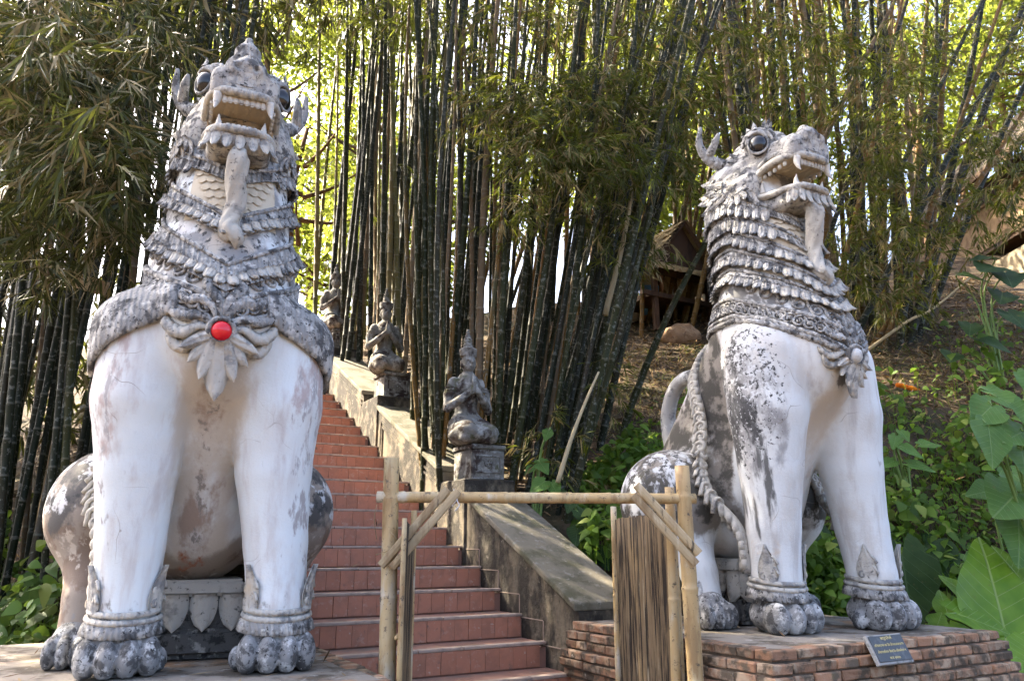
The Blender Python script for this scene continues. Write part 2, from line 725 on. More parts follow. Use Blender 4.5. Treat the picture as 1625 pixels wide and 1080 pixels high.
def build_stairs():
    root = empty('stairs', O, YAW)
    tag(root, kind='structure')
    K0, K1 = -4, 20
    core = MB()
    tread = MB()
    for k in range(K0, K1):
        z = Z0 + RISE * k
        core.box(((STAIR_L) / 2, TREAD * k + 0.012 + TREAD, z - RISE / 2 - 0.4), (-STAIR_L, TREAD * 2, RISE + 0.72))
        # tread surface stands just above the core
        tread.box((STAIR_L / 2, TREAD * k + 0.06 + TREAD / 2, z - 0.022), (-STAIR_L - 0.004, TREAD - 0.1, 0.024))
    core.build('stair_core', root, M_grout)
    tread.build('tread_surface', root, M_tread)
    tw = 0.113
    tile = [bevel_box_mesh('riser_tile', tw - 0.0018, 0.014, RISE - 0.024, 0.0015, M_tile, 0.0006, s) for s in range(4)]
    nos = {}
    rest = MB()
    cnt = 0
    ncol = int(-STAIR_L / tw)
    rr = random.Random(3)
    for k in range(K0, K1):
        z = Z0 + RISE * k
        # cement nosing in lengths
        w = 0.0
        while w > STAIR_L + 0.05:
            ln = min(rr.choice((0.34, 0.45, 0.56, 0.68)), w - STAIR_L)
            key = round(ln, 2)
            if key not in nos:
                nos[key] = bevel_box_mesh('nosing', ln - 0.004, 0.07, 0.022, 0.004, M_nosing, 0.001, 1)
            stair_obj(nos[key], 'nosing', root, w - ln / 2, TREAD * k + 0.028, z - 0.011 + rr.uniform(-.001, .001))
            w -= ln
        for c in range(ncol):
            wx = -0.02 - tw * (c + 0.5) - (0.04 if k % 2 else 0)
            if wx < STAIR_L + 0.05:
                continue
            p = (wx + rr.uniform(-.0015, .0015), TREAD * k + 0.002 + rr.uniform(-.0012, .0012), z - RISE / 2 - 0.011)
            seen = k >= -1 and k <= 17 and wx > -1.78 - 0.015 * max(k, 0)
            if seen and cnt < 298:
                stair_obj(tile[rr.randrange(4)], 'riser_tile', root, *p)
                cnt += 1
            else:
                rest.box(p, (tw - 0.0018, 0.014, RISE - 0.024))
    o = rest.build('riser_tile_rest', root, M_tile)
    tag(o, kind='stuff')
    return root


build_stairs()


def build_side_wall(name, w_in, sgn, label, piers, a_start, a_end, statues=True):
    """stair wall: sloped runs between piers; sgn +1 right of the stairs, -1 left"""
    root = empty(name, O, YAW)
    tag(root, label, 'stair wall')
    th = 0.5
    w0, w1 = (w_in, w_in + th) if sgn > 0 else (w_in - th, w_in)

    def line(a):
        return Z0 + RISE * a / TREAD

    def prism(mb, poly, wa, wb):
        n = len(poly)
        vs_ = [(wa, a, z) for a, z in poly] + [(wb, a, z) for a, z in poly]
        f = [tuple(range(n)), tuple(range(2 * n - 1, n - 1, -1))]
        for i in range(n):
            j = (i + 1) % n
            f.append((i, i + n, j + n, j))
        mb.add(vs_, f)
    edges = [a_start]
    for p in piers:
        edges += [p - 0.32, p + 0.32]
    edges.append(a_end)
    for i in range(0, len(edges), 2):
        a, b = edges[i], edges[i + 1]
        h = 0.50
        run = MB()
        prism(run, [(a, line(a) - 1.6), (b, line(b) - 1.6), (b, line(b) + h - 0.06), (a, line(a) + h - 0.06)], w0, w1)
        ro = run.build('wall_run', root, M_oldwall)
        cp = MB()
        prism(cp, [(a, line(a) + h - 0.057), (b, line(b) + h - 0.057), (b, line(b) + h), (a, line(a) + h)], w0 - 0.035, w1 + 0.035)
        c = cp.build('coping', root, M_cap)
        bv = c.modifiers.new('bev', 'BEVEL')
        bv.width = 0.012
        bv.segments = 2
        # moulded frame: raised plaster strips parallel to the coping and the pier
        if i >= 2 and sgn > 0:
            for q, off in enumerate((0.07, 0.13)):
                fr = MB()
                prism(fr, [(a + .06, line(a + .06) + h - 0.10 - off), (b - .05 - off, line(b - .05 - off) + h - 0.10 - off), (b - .05 - off, line(b - .05 - off) + h - 0.075 - off), (a + .06, line(a + .06) + h - 0.075 - off)], w0 - 0.016, w0 + 0.002)
                prism(fr, [(b - .075 - off, line(b - .05) - 0.25), (b - .05 - off, line(b - .05) - 0.25), (b - .05 - off, line(b - .05 - off) + h - 0.1 - off), (b - .075 - off, line(b - .075 - off) + h - 0.1 - off)], w0 - 0.016, w0 + 0.002)
                fr.build('moulding', ro, M_oldwall)
    for p in piers:
        pier = bevel_box_mesh('pier', th + 0.04, 0.64, 2.3, 0.012, M_oldwall, 0.002)
        zt = line(p) + 0.48
        obj('pier', pier, root, None, Matrix.Translation(((w0 + w1) / 2, p, zt - 1.15)))
    if sgn > 0:
        # block joints following the steps on the wall beside the first flight
        for k in range(0, 6):
            z = line(TREAD * k) + 0.14
            s = MB()
            s.box((w0 - 0.001, TREAD * (k + 0.62), z), (0.008, TREAD * 0.98, 0.007))
            s.box((w0 - 0.001, TREAD * (k + 1.11), z + RISE / 2), (0.008, 0.007, RISE - 0.004))
            s.build('block_joint', root, M_nosing)
    return root


PIERS = [2.08, 4.70, 7.32]
build_side_wall('stair_wall', 0.0, 1, 'mossy sloping masonry wall right of the brick stairs, carrying the kneeling figures', PIERS, -0.075, 9.5)
build_side_wall('stair_wall', STAIR_L, -1, 'stained masonry wall left of the stairs, behind the left lion', [2.08, 4.70, 7.32], 0.5, 9.5)

# ------------------------------------------------------------------ brick plinths
BRICKS = {}


def brick_mesh(L, H, D, v):
    key = (round(L, 2), round(H, 3), round(D, 2), v)
    if key not in BRICKS:
        BRICKS[key] = bevel_box_mesh('brick', L, D, H, 0.006, M_brick, 0.0032, v + int(L * 100), seg=1)
    return BRICKS[key]


def build_plinth(name, label, w0, w1, a0, a1, ztop, corbel, seen_front=True, seen_left=True, seen_right=False, courses=5):
    root = empty(name, O, YAW)
    tag(root, label, 'plinth')
    rr = random.Random(int(w0 * 100))
    # courses corbel out: list of offsets from the topmost
    body = MB()
    body.box(((w0 + w1) / 2, (a0 + a1) / 2, ztop / 2 - 0.12), (w1 - w0 - 0.16, a1 - a0 - 0.16, ztop - 0.2))
    body.build('core', root, M_mortar)
    top = bevel_box_mesh('top_bed', w1 - w0 - 0.09, a1 - a0 - 0.09, 0.05, 0.01, M_plinthtop)
    obj('top_bed', top, root, None, Matrix.Translation(((w0 + w1) / 2, (a0 + a1) / 2, ztop - 0.027)))
    # flat bricks round the top edge, level with the bed
    z = ztop
    H = 0.052
    for c in range(courses):
        off = corbel[c] if c < len(corbel) else corbel[-1]
        ww0, ww1, aa0, aa1 = w0 - off, w1 + off, a0 - off, a1 + off
        zc = z - H / 2
        mort = MB()
        mort.box(((w0 + w1) / 2, (a0 + a1) / 2, z - 0.036), (ww1 - ww0 - 0.03, aa1 - aa0 - 0.03, 0.056))
        mort.build('mortar_bed', root, M_mortar)
        D = 0.11

        def row(p0, p1, horizontal, inward):
            ln = p1 - p0
            x = p0
            while x < p1 - 0.02:
                L = rr.choice((0.12, 0.15, 0.15, 0.17, 0.2, 0.22))
                if p1 - x - L < 0.09:
                    L = p1 - x
                me = brick_mesh(round(L, 2) - 0.009, H - 0.004, D, rr.randrange(3))
                j = rr.uniform(-0.006, 0.006)
                zz = zc + rr.uniform(-0.0025, 0.0025)
                if horizontal:
                    mtx = Matrix.Translation((x + L / 2, inward[0] + inward[1] * (D / 2 + j), zz))
                else:
                    mtx = Matrix.Translation((inward[0] + inward[1] * (D / 2 + j), x + L / 2, zz)) @ Matrix.Rotation(R(90), 4, 'Z')
                mtx = mtx @ Matrix.Rotation(rr.uniform(-.02, .02), 4, 'Z') @ Matrix.Rotation(rr.uniform(-.012, .012), 4, 'Y')
                obj('brick', me, root, None, mtx)
                x += L
        if seen_front:
            row(ww0, ww1, True, (aa0, 1))
        if seen_left:
            row(aa0 + D + 0.004, aa1, False, (ww0, 1))
        if seen_right:
            row(aa0 + D + 0.004, aa1, False, (ww1, -1))
        z -= 0.0585
    return root


ZL, ZR = 0.88, 0.98
build_plinth('plinth', 'low brick plinth under the lion with the red jewel', -3.6, -1.745, -1.13, 1.35, ZL, [0, 0.01, 0.015], True, False, True, 3)
build_plinth('plinth', 'stepped red brick plinth with a small dark plaque under the right lion', -0.055, 1.93, -1.86, -0.08, ZR, [0, 0.035, 0.04, 0.065, 0.07, 0.05, 0.02], True, True, False, 7)
# ------------------------------------------------------------------ guardian lions
LEGX = (-.305, .42)
LEGY = (.15, .03)


def lion_body(G):
    g = (np.abs(G[0]), G[1], G[2])
    leg_a = [(LEGX[0], LEGY[0], .10, .14), (LEGX[0], LEGY[0], .32, .15), (-.315, LEGY[0] - .02, .62, .165), (-.325, .10, 1.0, .20), (-.335, .07, 1.35, .25), (-.31, .09, 1.68, .28)]
    leg_b = [(LEGX[1], LEGY[1], .10, .14), (LEGX[1] - .005, LEGY[1], .32, .15), (.39, LEGY[1] + .02, .62, .165), (.35, .05, 1.0, .20), (.335, .06, 1.35, .25), (.31, .09, 1.68, .28)]
    legs = np.minimum(chain(G, leg_a, 0.02), chain(G, leg_b, 0.02))
    neck = chain(g, [(0, .13, 1.78, .39), (0, .22, 2.14, .39), (0, .28, 2.5, .335), (0, .34, 2.85, .315), (0, .39, 3.08, .32)], 0.05)
    chest = ell(g, (0, .04, 1.72), (.38, .36, .38))
    keel = cone(g, (0, .10, 1.62), (0, .62, .78), .30, .30)
    back = cone(g, (0, .42, 1.85), (0, 1.0, 1.0), .36, .42)
    belly = ell(g, (0, .80, .93), (.42, .50, .55))
    haunch = ell(g, (.50, .90, .80), (.33, .40, .37))
    shin = np.minimum(chain(G, [(-.50, .78, .58, .20), (-.52, .62, .34, .12), (-.53, .54, .08, .11)], 0.03), chain(G, [(.50, .88, .58, .20), (.55, .88, .34, .12), (.57, .86, .08, .11)], 0.03))
    t = smin(neck, chest, .12)
    t = smin(t, keel, .12)
    t = smin(t, back, .16)
    t = smin(t, belly, .14)
    t = smin(t, smin(haunch, shin, .08), .045)
    t = smin(t, legs, .035)
    return t


def lion_head(G):
    g = (np.abs(G[0]), G[1], G[2])
    sk = ell(g, (0, .34, 3.09), (.31, .37, .29))
    ck = ell(g, (.235, .31, 2.93), (.13, .25, .19))
    mz = rbox(g, (0, -.02, 3.135), (.125, .19, .035), .075, R(-5))
    mz = smin(mz, ell(g, (0, .12, 3.22), (.2, .2, .14)), .06)
    t = smin(smin(sk, ck, .08), mz, .07)
    t = smin(t, ell(g, (.19, .08, 3.30), (.10, .11, .085)), .035)
    ridge = chain(g, [(0, -.05, 3.245, .055), (0, .06, 3.33, .075), (0, .16, 3.375, .09), (0, .4, 3.36, .1)], .03)
    t = smin(t, ridge, .04)
    nose = smin(ell(g, (0, -.225, 3.235), (.085, .085, .07)), ell(g, (.068, -.265, 3.205), (.05, .055, .045)), .02)
    t = smin(t, nose, .03)
    t = smax(t, -ell(g, (.052, -.322, 3.205), (.026, .04, .024)), .012)
    jaw = rbox(g, (0, .0, 2.772), (.125, .19, .012), .06, R(4))
    jaw = smin(jaw, ell(g, (0, .22, 2.83), (.27, .22, .12)), .08)
    t = smin(t, jaw, .05)
    cav = rbox(g, (0, -.22, 2.93), (.132, .30, .058), .042, R(-3))
    t = smax(t, -cav, .02)
    # eye sockets
    t = smax(t, -ell(g, (.25, .02, 3.235), (.07, .08, .08)), .02)
    # wrinkles behind the lips
    wr = 0.006 * np.sin(70 * (G[2] + 0.35 * G[1])) * ((G[1] > .12) & (G[2] < 3.2))
    return t + wr


def lion_paw(G):
    """paw about the leg's centre: four drum toes in front of an ankle block"""
    t = None
    for i, x in enumerate((-.147, -.05, .05, .147)):
        yy = -.02 if abs(x) < .1 else .015
        d = ell(G, (x, yy, .085), (.058, .10, .098))
        t = d if t is None else smin(t, d, .012)
    hub = smin(ell(G, (0, .15, .10), (.175, .18, .12)), ell(G, (0, .12, .17), (.15, .13, .10)), .05)
    t = smin(t, hub, .03)
    for x in (-.1, 0, .1):
        t = smin(t, ell(G, (x, .06, .165), (.05, .07, .045)), .015)
    t = smin(t, ell(G, (-.19, .12, .06), (.045, .06, .06)), .01)
    return smax(t, -(G[2] - 0.002), .004)


ME_body = sdf_mesh('body', lion_body, (-.95, -.55, -.02), (.95, 1.5, 3.2), .024)
ME_head = sdf_mesh('head', lion_head, (-.46, -.42, 2.55), (.46, .82, 3.62), .0115)
ME_paw = sdf_mesh('paw', lion_paw, (-.28, -.2, -.02), (.28, .42, .32), .0105)


def bvh_of(me):
    return BVHTree.FromPolygons([v.co.copy() for v in me.vertices], [tuple(p.vertices) for p in me.polygons])


BV_body = bvh_of(ME_body)
BV_head = bvh_of(ME_head)


def axis_y(z):
    return float(np.interp(z, [1.5, 1.78, 2.14, 2.5, 2.85, 3.1], [.12, .13, .22, .28, .34, .39]))


def on_body(th, z, off=0.0, bv=None):
    """point and normal on the neck/chest at angle th from the front (+ towards local +x)"""
    bv = bv or BV_body
    d = Vector((math.sin(th), -math.cos(th), 0))
    c = Vector((0, axis_y(z), z))
    hit, nrm, _, _ = bv.ray_cast(c + d * 2.0, -d)
    if hit is None:
        hit, nrm = c + d * .4, d
    return hit + nrm * off, nrm


def frame(p, nrm, down):
    """matrix with local -Z along 'down', local -Y along the outward normal"""
    z = -(down - nrm * down.dot(nrm)).normalized()
    y = -nrm.normalized()
    x = y.cross(z).normalized()
    y = z.cross(x)
    m = Matrix(((x.x, y.x, z.x, p.x), (x.y, y.y, z.y, p.y), (x.z, y.z, z.z, p.z), (0, 0, 0, 1)))
    return m


def petal_mesh(name, L, Wd, curl, thick, tip=0.6, ridge=0.25, n=7, m=6):
    """a carved leaf hanging along -Z, facing -Y, curling outwards at the tip"""
    v, f = [], []
    for side in (0, 1):
        for i in range(n):
            t = i / (n - 1)
            w = Wd * (math.sin(math.pi * min(1, (t * (1 - 0.18) + 0.18) ** 0.75)) ** tip) if t < 1 else 0.003
            w = max(w, 0.004)
            for j in range(m):
                s = j / (m - 1) * 2 - 1
                bulge = thick * (1 - s * s) * (1 + ridge * math.cos(s * 9)) if side == 0 else -0.012
                out = curl * t ** 2.2
                v.append((s * w / 2, -(bulge + out) if side == 0 else -(out * 0.9 - 0.004), -L * t * (1 - 0.12 * curl / max(L, .01) * t)))
    N = n * m
    for side in (0, 1):
        for i in range(n - 1):
            for j in range(m - 1):
                a = side * N + i * m + j
                q = (a, a + 1, a + m + 1, a + m)
                f.append(q if side else tuple(reversed(q)))
    for i in range(n - 1):
        for j in (0, m - 1):
            a = i * m + j
            q = (a, a + m, a + m + N, a + N)
            f.append(q if j == 0 else tuple(reversed(q)))
    for j in range(m - 1):
        a = j
        f.append((a, a + N, a + 1 + N, a + 1))
    return mesh(name, v, f, None, True)


ME_scale = petal_mesh('scale', .105, .092, .038, .026, .38)
ME_scale2 = petal_mesh('scale', .125, .082, .03, .022, .4)
ME_frill = petal_mesh('frill_leaf', .13, .07, .04, .016, .6)
ME_petal = petal_mesh('pendant_leaf', .17, .082, .02, .03, .55)
ME_flame = petal_mesh('anklet_leaf', .2, .085, .03, .02, 1.1)
ME_petal_s = petal_mesh('pendant_leaf', .12, .075, .03, .026, .5)


def spiral_mesh(name, r=0.045, tr=0.0085, turns=1.6):
    pts = []
    for i in range(30):
        t = i / 29
        an = t * turns * 2 * math.pi
        rr = r * (1 - 0.8 * t)
        pts.append((rr * math.cos(an), 0.0, rr * math.sin(an)))
    pts = [(r * 1.5, 0, -r * .9), (r * 1.25, 0, -r * .4)] + pts
    v, f = tube_data(pts, tr, 6)
    return mesh(name, v, f, None, True)


ME_scroll = spiral_mesh('scroll')
ME_curl = spiral_mesh('curl', .032, .011, 1.2)


def eye_mesh():
    bm = bmesh.new()
    bmesh.ops.create_uvsphere(bm, u_segments=24, v_segments=16, radius=0.072)
    me = bpy.data.meshes.new('eye')
    bm.to_mesh(me)
    bm.free()
    me.polygons.foreach_set('use_smooth', np.ones(len(me.polygons), bool))
    return me


ME_eye = eye_mesh()


def torus_mesh(name, r, tr, sy=1.0, n=28, k=8):
    v, f = tube_data([(r * math.cos(2 * math.pi * i / n), 0, r * sy * math.sin(2 * math.pi * i / n)) for i in range(n)], tr, k, closed=True)
    return mesh(name, v, f, None, True)


def fang_mesh(name, L, r, bend):
    pts = [(0, -bend * (i / 7) ** 2 * L + bend * L * i / 7 * .6, -L * i / 7) for i in range(8)]
    v, f = tube_data(pts, [r * (1 - (i / 7) ** 1.5 * .92) for i in range(8)], 8)
    return mesh(name, v, f, None, True)


ME_fang = fang_mesh('fang', .125, .028, .5)
ME_lfang = fang_mesh('fang', .085, .024, .3)
ME_tooth = bevel_box_mesh('tooth', .03, .02, .05, .006, None, .001, 2, 2)
ME_tooth_l = bevel_box_mesh('tooth', .03, .02, .034, .006, None, .001, 3, 2)
ME_socket = torus_mesh('eye_rim', .074, .009)
ME_gemring = torus_mesh('gem_setting', .062, .014)


def gem_mesh():
    v, f = [], []
    n = 20
    rings = [(.0, .032), (.02, .030), (.042, .018), (.052, 0.0)]
    v.append((0, -.034, 0))
    for r, y in rings[1:]:
        for k in range(n):
            a = 2 * math.pi * k / n
            v.append((r * math.cos(a), -y, r * math.sin(a)))
    for k in range(n):
        f.append((0, 1 + k, 1 + (k + 1) % n))
    for q in range(2):
        for k in range(n):
            a, b = 1 + q * n + k, 1 + q * n + (k + 1) % n
            f.append((a, a + n, b + n, b))
    return mesh('gem', v, f, None, True)


ME_gem = gem_mesh()


def ribbon(z_of, h, n=220, off=(0.012, 0.05), flute=0.008, thick=0.02, th0=-math.pi, th1=math.pi, nf=70, rows=4):
    """a band round the neck following z_of(angle), flaring outwards downwards, fluted"""
    v, f = [], []
    closed = th1 - th0 > 6.28
    N = n if closed else n + 1
    for i in range(N):
        th = th0 + (th1 - th0) * i / n
        zt = z_of(th)
        fl = flute * abs(math.sin(nf * 0.5 * th))
        for r in range(rows + 1):
            t = r / rows
            z = zt - h * t
            p, nr = on_body(th, z)
            d = Vector((math.sin(th), -math.cos(th), 0))
            o = off[0] + (off[1] - off[0]) * t ** 1.6 + (fl if r > 0 else 0)
            v.append(p + d * o + Vector((0, 0, 0)))
        p, nr = on_body(th, zt - h)
        v.append(p - Vector((math.sin(th), -math.cos(th), 0)) * .02)
    k = rows + 2
    for i in range(N if closed else N - 1):
        j = (i + 1) % N
        for r in range(k - 1):
            f.append((i * k + r, i * k + r + 1, j * k + r + 1, j * k + r))
    return v, f


def v_line(zs, zf, sharp=1.0, width=100):
    w = R(width)

    def z_of(th):
        t = min(1.0, abs(th) / w)
        t = t ** sharp
        return zf + (zs - zf) * t
    return z_of


def build_lion(label, loc, yaw, mats, tiers, flaps, gem_mat, crest_h):
    root = empty('guardian_lion', loc, yaw)
    tag(root, label, 'lion statue', 'pair of seated guardian lions')
    Mb, Mo, Mt, Mp, Mth = mats['body'], mats['ornament'], mats['tooth'], mats['paw'], mats['throat']
    obj('body', ME_body, root, Mb)
    hc_ = Matrix.Translation((0, .40, 2.93))
    head = obj('head', ME_head, root, mats['head'], Matrix.Translation((0, 0, .04)) @ hc_ @ Matrix.Diagonal((.95, .93, .98, 1)) @ hc_.inverted())
    # eyes
    for s in (-1, 1):
        m = Matrix.Translation((s * .222, .035, 3.235)) @ Matrix.Diagonal((.95, 1.0, 1.12, 1))
        obj('eye', ME_eye, head, mats['eye'], m)
        m = Matrix.Translation((s * .240, .018, 3.237)) @ Matrix.Rotation(R(s * 52), 4, 'Z') @ Matrix.Rotation(R(-8), 4, 'X') @ Matrix.Diagonal((1, 1, 1.1, 1))
        obj('eye_rim', ME_socket, head, Mo, m)
        ez_ = Matrix.Translation((s * .222, .02, 3.240)) @ Matrix.Rotation(R(s * 48), 4, 'Z') @ Matrix.Rotation(R(-6), 4, 'X')
        for q, (hr, ht) in enumerate(((.098, .020), (.128, .026))):
            arc = [ez_ @ Vector((hr * math.cos(R(2 + 12.5 * i)) * s, .035 * q - .004, hr * 1.05 * math.sin(R(2 + 12.5 * i)))) for i in range(15)]
            MB().tube(arc, [ht * (.2 + .8 * math.sin(math.pi * (i + .6) / 15.2)) for i in range(15)], 8, prof=lambda an, i: 1.0 + .12 * (i % 2)).build('eye_hood', head, Mo, True)
        # brow of curled leaves over the eye
        for q in range(6):
            an = R(-10 + q * 24)
            p = Vector((s * .27, .07 + .15 * math.cos(an), 3.215 + .15 * math.sin(an)))
            hit, nr, _, _ = BV_head.find_nearest(p)
            obj('brow_leaf', ME_frill, head, Mo, frame(hit, nr, Vector((0, .85 * math.cos(an) + .35, .8 * math.sin(an)))) @ Matrix.Scale(.62, 4))
    # lips: one closed roll round the mouth
    up = [(-.232, .175, 2.935), (-.215, .10, 3.005), (-.205, -.03, 3.05), (-.19, -.16, 3.055), (-.13, -.262, 3.05), (0, -.29, 3.04)]
    up = up + [(-x, y, z) for x, y, z in up[-2::-1]]
    lo = [(.228, .13, 2.855), (.2, .0, 2.828), (.185, -.13, 2.822), (.13, -.235, 2.822), (0, -.262, 2.82)]
    lo = lo + [(-x, y, z) for x, y, z in lo[-2::-1]]
    path = bez(up + lo + [up[0]], 120)[:-1]
    MB().tube(path, .026, 8, closed=True).build('lips', head, mats['lip'], True)
    # teeth
    for i in range(8):
        x = -.108 + i * .0309
        y = -.262 + 0.9 * x * x
        obj('tooth', ME_tooth, head, Mt, Matrix.Translation((x, y, 3.005)) @ Matrix.Rotation(1.6 * x, 4, 'Z'))
        if 0 < i < 7:
            obj('tooth', ME_tooth_l, head, Mt, Matrix.Translation((x, y + .035, 2.852)) @ Matrix.Rotation(1.6 * x, 4, 'Z'))
    for s in (-1, 1):
        for i in range(5):
            obj('tooth', ME_tooth_l, head, Mt, Matrix.Translation((s * .178, -.16 + i * .05, 3.012 - .004 * i)) @ Matrix.Rotation(R(90), 4, 'Z'))
        obj('fang', ME_fang, head, Mt, Matrix.Translation((s * .145, -.25, 3.035)) @ Matrix.Rotation(R(s * -8), 4, 'Y') @ Matrix.Rotation(R(-6), 4, 'X'))
        obj('fang', ME_lfang, head, Mt, Matrix.Translation((s * .125, -.205, 2.835)) @ Matrix.Rotation(R(180 + s * 4), 4, 'Y'))
        obj('fang', ME_lfang, head, Mt, Matrix.Translation((s * .19, .06, 2.865)) @ Matrix.Rotation(R(180 + s * 4), 4, 'Y') @ Matrix.Scale(1.1, 4))
        # horn with a prong, and an ear
        hp = bez([(s * .27, .36, 3.2), (s * .36, .43, 3.27), (s * .42, .46, 3.39), (s * .425, .43, 3.53)], 14)
        mb = MB().tube(hp, [.05 * (1 - (i / (len(hp) - 1)) ** 1.4 * .8) + .004 for i in range(len(hp))], 8)
        pr = bez([(s * .37, .42, 3.29), (s * .365, .35, 3.36), (s * .35, .31, 3.44)], 8)
        mb.tube(pr, [.036, .036, .034, .031, .029, .03, .024, .018, .008][:len(pr)], 8)
        mb.build('horn', head, Mo, True)
        em = petal_mesh('ear', .17, .11, .05, .02)
        obj('ear', em, head, Mo, Matrix.Translation((s * .30, .36, 3.13)) @ Matrix.Rotation(R(s * 70), 4, 'Z') @ Matrix.Rotation(R(150), 4, 'X'))
        # cheek frill: leaves fanning back from the jaw
        for row, (rr_, n, sc) in enumerate(((.115, 8, .75), (.19, 10, .9), (.265, 12, 1.05))):
            for q in range(n):
                an = R(28 - q * 165 / (n - 1))
                c = Vector((s * .30, .19, 2.96))
                dr = Vector((0, math.cos(an), math.sin(an)))
                p = c + Vector((0, dr.y * rr_, dr.z * rr_ * .85))
                if p.y < .0 and p.z > 2.86:
                    continue
                hit, nr, _, _ = BV_head.find_nearest(p + Vector((s * .12, 0, 0)))
                obj('frill_leaf', ME_frill, head, Mo if (q + row) % 3 else mats['lip'], frame(hit + nr * .006, (nr + Vector((s * .25, 0, 0))).normalized(), Vector((s * .02, dr.y + .30, dr.z * .9 - .15))) @ Matrix.Diagonal((sc * 1.1, sc * .9, sc, 1)))
    # ridge on the head: central crest and bumps along the muzzle
    if crest_h > .15:
        def cf(G):
            g = (np.abs(G[0]) * .8, G[1], G[2])
            t = chain(g, [(0, .16, 3.30, .14), (0, .10, 3.42, .10), (0, .05, 3.53, .055), (0, .03, 3.60, .018)], .03)
            return t + .004 * np.sin(95 * G[2] + 30 * np.abs(G[0]))
        obj('crest', sdf_mesh('crest', cf, (-.24, -.06, 3.12), (.24, .36, 3.66), .013), head, Mo)
    for q in range(7):
        y = -.02 + q * .065
        hit, nr, _, _ = BV_head.find_nearest(Vector((0, y, 3.6)))
        obj('crest_leaf', ME_frill, head, Mo, frame(hit - nr * .01, Vector((0, -1, .2)), Vector((0, .5, 1))) @ Matrix.Scale(.8 if q % 2 else .6, 4))
    for s in (-1, 1):
        fold = bez([(s * .215, .10, 3.06), (s * .2, -.04, 3.105), (s * .18, -.17, 3.11), (s * .12, -.262, 3.105), (0, -.285, 3.095)], 20)
        MB().tube(fold, [.006 + .013 * math.sin(math.pi * min(1, (i + 1) / 12)) for i in range(len(fold))], 7).build('lip_fold', head, Mo, True)
    for y, z, rr_ in ((-.21, 3.285, .05), (-.105, 3.285, .038), (.02, 3.35, .042)):
        o = obj('crest_knob', ME_eye, head, Mo, Matrix.Translation((0, y, z)) @ Matrix.Diagonal((rr_ / .072 * .9, rr_ / .072, rr_ / .072, 1)))
    # chin frill
    for q in range(9):
        t = (q - 4) / 4
        p = Vector((t * .185, -.235 + .13 * t * t, 2.795))
        hit, nr, _, _ = BV_head.find_nearest(p + Vector((t * .1, -.1, 0)))
        obj('frill_leaf', ME_frill, head, mats['lip'], frame(hit, (nr + Vector((t * .3, -.4, 0))).normalized(), Vector((t * .15, .12, -1))) @ Matrix.Scale(.85, 4))
    # tongue-like twisted beard
    bp = bez([(0, -.12, 2.79), (0, -.185, 2.70), (.0, -.165, 2.58), (.012, -.135, 2.45), (-.005, -.15, 2.34), (-.012, -.175, 2.27), (.03, -.20, 2.22), (.035, -.185, 2.165)], 56)
    nb = len(bp)
    rad = [float(np.interp(i / (nb - 1), [0, .15, .55, .75, .88, 1], [.032, .058, .048, .055, .038, .006])) for i in range(nb)]
    MB().tube(bp, rad, 25, prof=lambda an, i: 1 + .24 * abs(math.cos(2.5 * an)) - .12, twist=.10).build('beard', root, mats['beard'], True)
    # throat panel: oval of flat scales with a ribbed rim
    tp = empty_part('throat_panel', root)
    v, f = [], []
    NU, NV = 22, 14
    for i in range(NU + 1):
        for j in range(NV + 1):
            th = R(-40 + 80 * i / NU)
            z = 2.34 + .36 * j / NV
            p, nr = on_body(th, z)
            v.append(p + nr * .006)
    for i in range(NU):
        for j in range(NV):
            a = i * (NV + 1) + j
            f.append((a, a + NV + 1, a + NV + 2, a + 1))
    obj('panel_ground', mesh('panel_ground', v, f, None, True), tp, Mth)
    ME_fs = mats['flat']
    for rw in range(6):
        for q in range(-4, 5):
            th = R((q + .5 * (rw % 2)) * 8.2)
            z = 2.70 - rw * .052
            if abs(th) > R(34 - rw * 3):
                continue
            p, nr = on_body(th, z, .002)
            obj('throat_scale', ME_fs, tp, Mth, frame(p, nr, Vector((0, 0, -1))))
    # collar tiers
    for (zs, zf, h, wd, ns, gap, sm, sc) in tiers:
        zo = v_line(zs, zf, .95, wd)
        v, f = ribbon(zo, h, 200, (.010, .026), .012, nf=84)
        c = obj('collar', mesh('collar', v, f, None, False), root, Mo)
        rail = []
        for i in range(120):
            th = -math.pi + 2 * math.pi * i / 120
            p, nr = on_body(th, zo(th) + .006, .014)
            rail.append(p)
        MB().tube(rail, .013, 6, closed=True).build('collar_rail', c, Mo, True)
        for i in range(ns):
            th = -math.pi + 2 * math.pi * (i + .5) / ns
            if abs(th) > R(150):
                continue
            if abs(th) < R(gap):
                continue
            z = zo(th) - h * .6
            p, nr = on_body(th, z, .03)
            d = Vector((math.sin(th), -math.cos(th), 0))
            sl = (zo(th + .02) - zo(th - .02)) / .04
            tang = Vector((math.cos(th), math.sin(th), 0))
            obj('collar_scale', sm, c, Mo if abs(th) > R(40) else mats['lip'], frame(p, (nr + d * .22).normalized(), Vector((0, 0, -1)) + tang * sl * .55) @ Matrix.Scale(sc * random.uniform(.92, 1.08), 4))
    # scroll band down to the jewel
    zo = v_line(2.14, 1.80, 1.0, 95)
    v, f = ribbon(zo, .13, 200, (.012, .014), 0.0)
    band = obj('scroll_band', mesh('scroll_band', v, f, None, True), root, mats['dark'])
    for dz, r_ in ((.005, .017), (-.125, .016), (-.155, .021)):
        rail = []
        for i in range(160):
            th = -math.pi + 2 * math.pi * i / 160
            p, nr = on_body(th, zo(th) + dz, .016 if dz > -.14 else .008)
            rail.append(p)
        pf = (lambda an, i: 1.0) if dz > -.14 else (lambda an, i: .8 + .3 * (i % 2))
        MB().tube(rail, r_, 7, closed=True, prof=pf).build('band_rail', band, Mo, True)
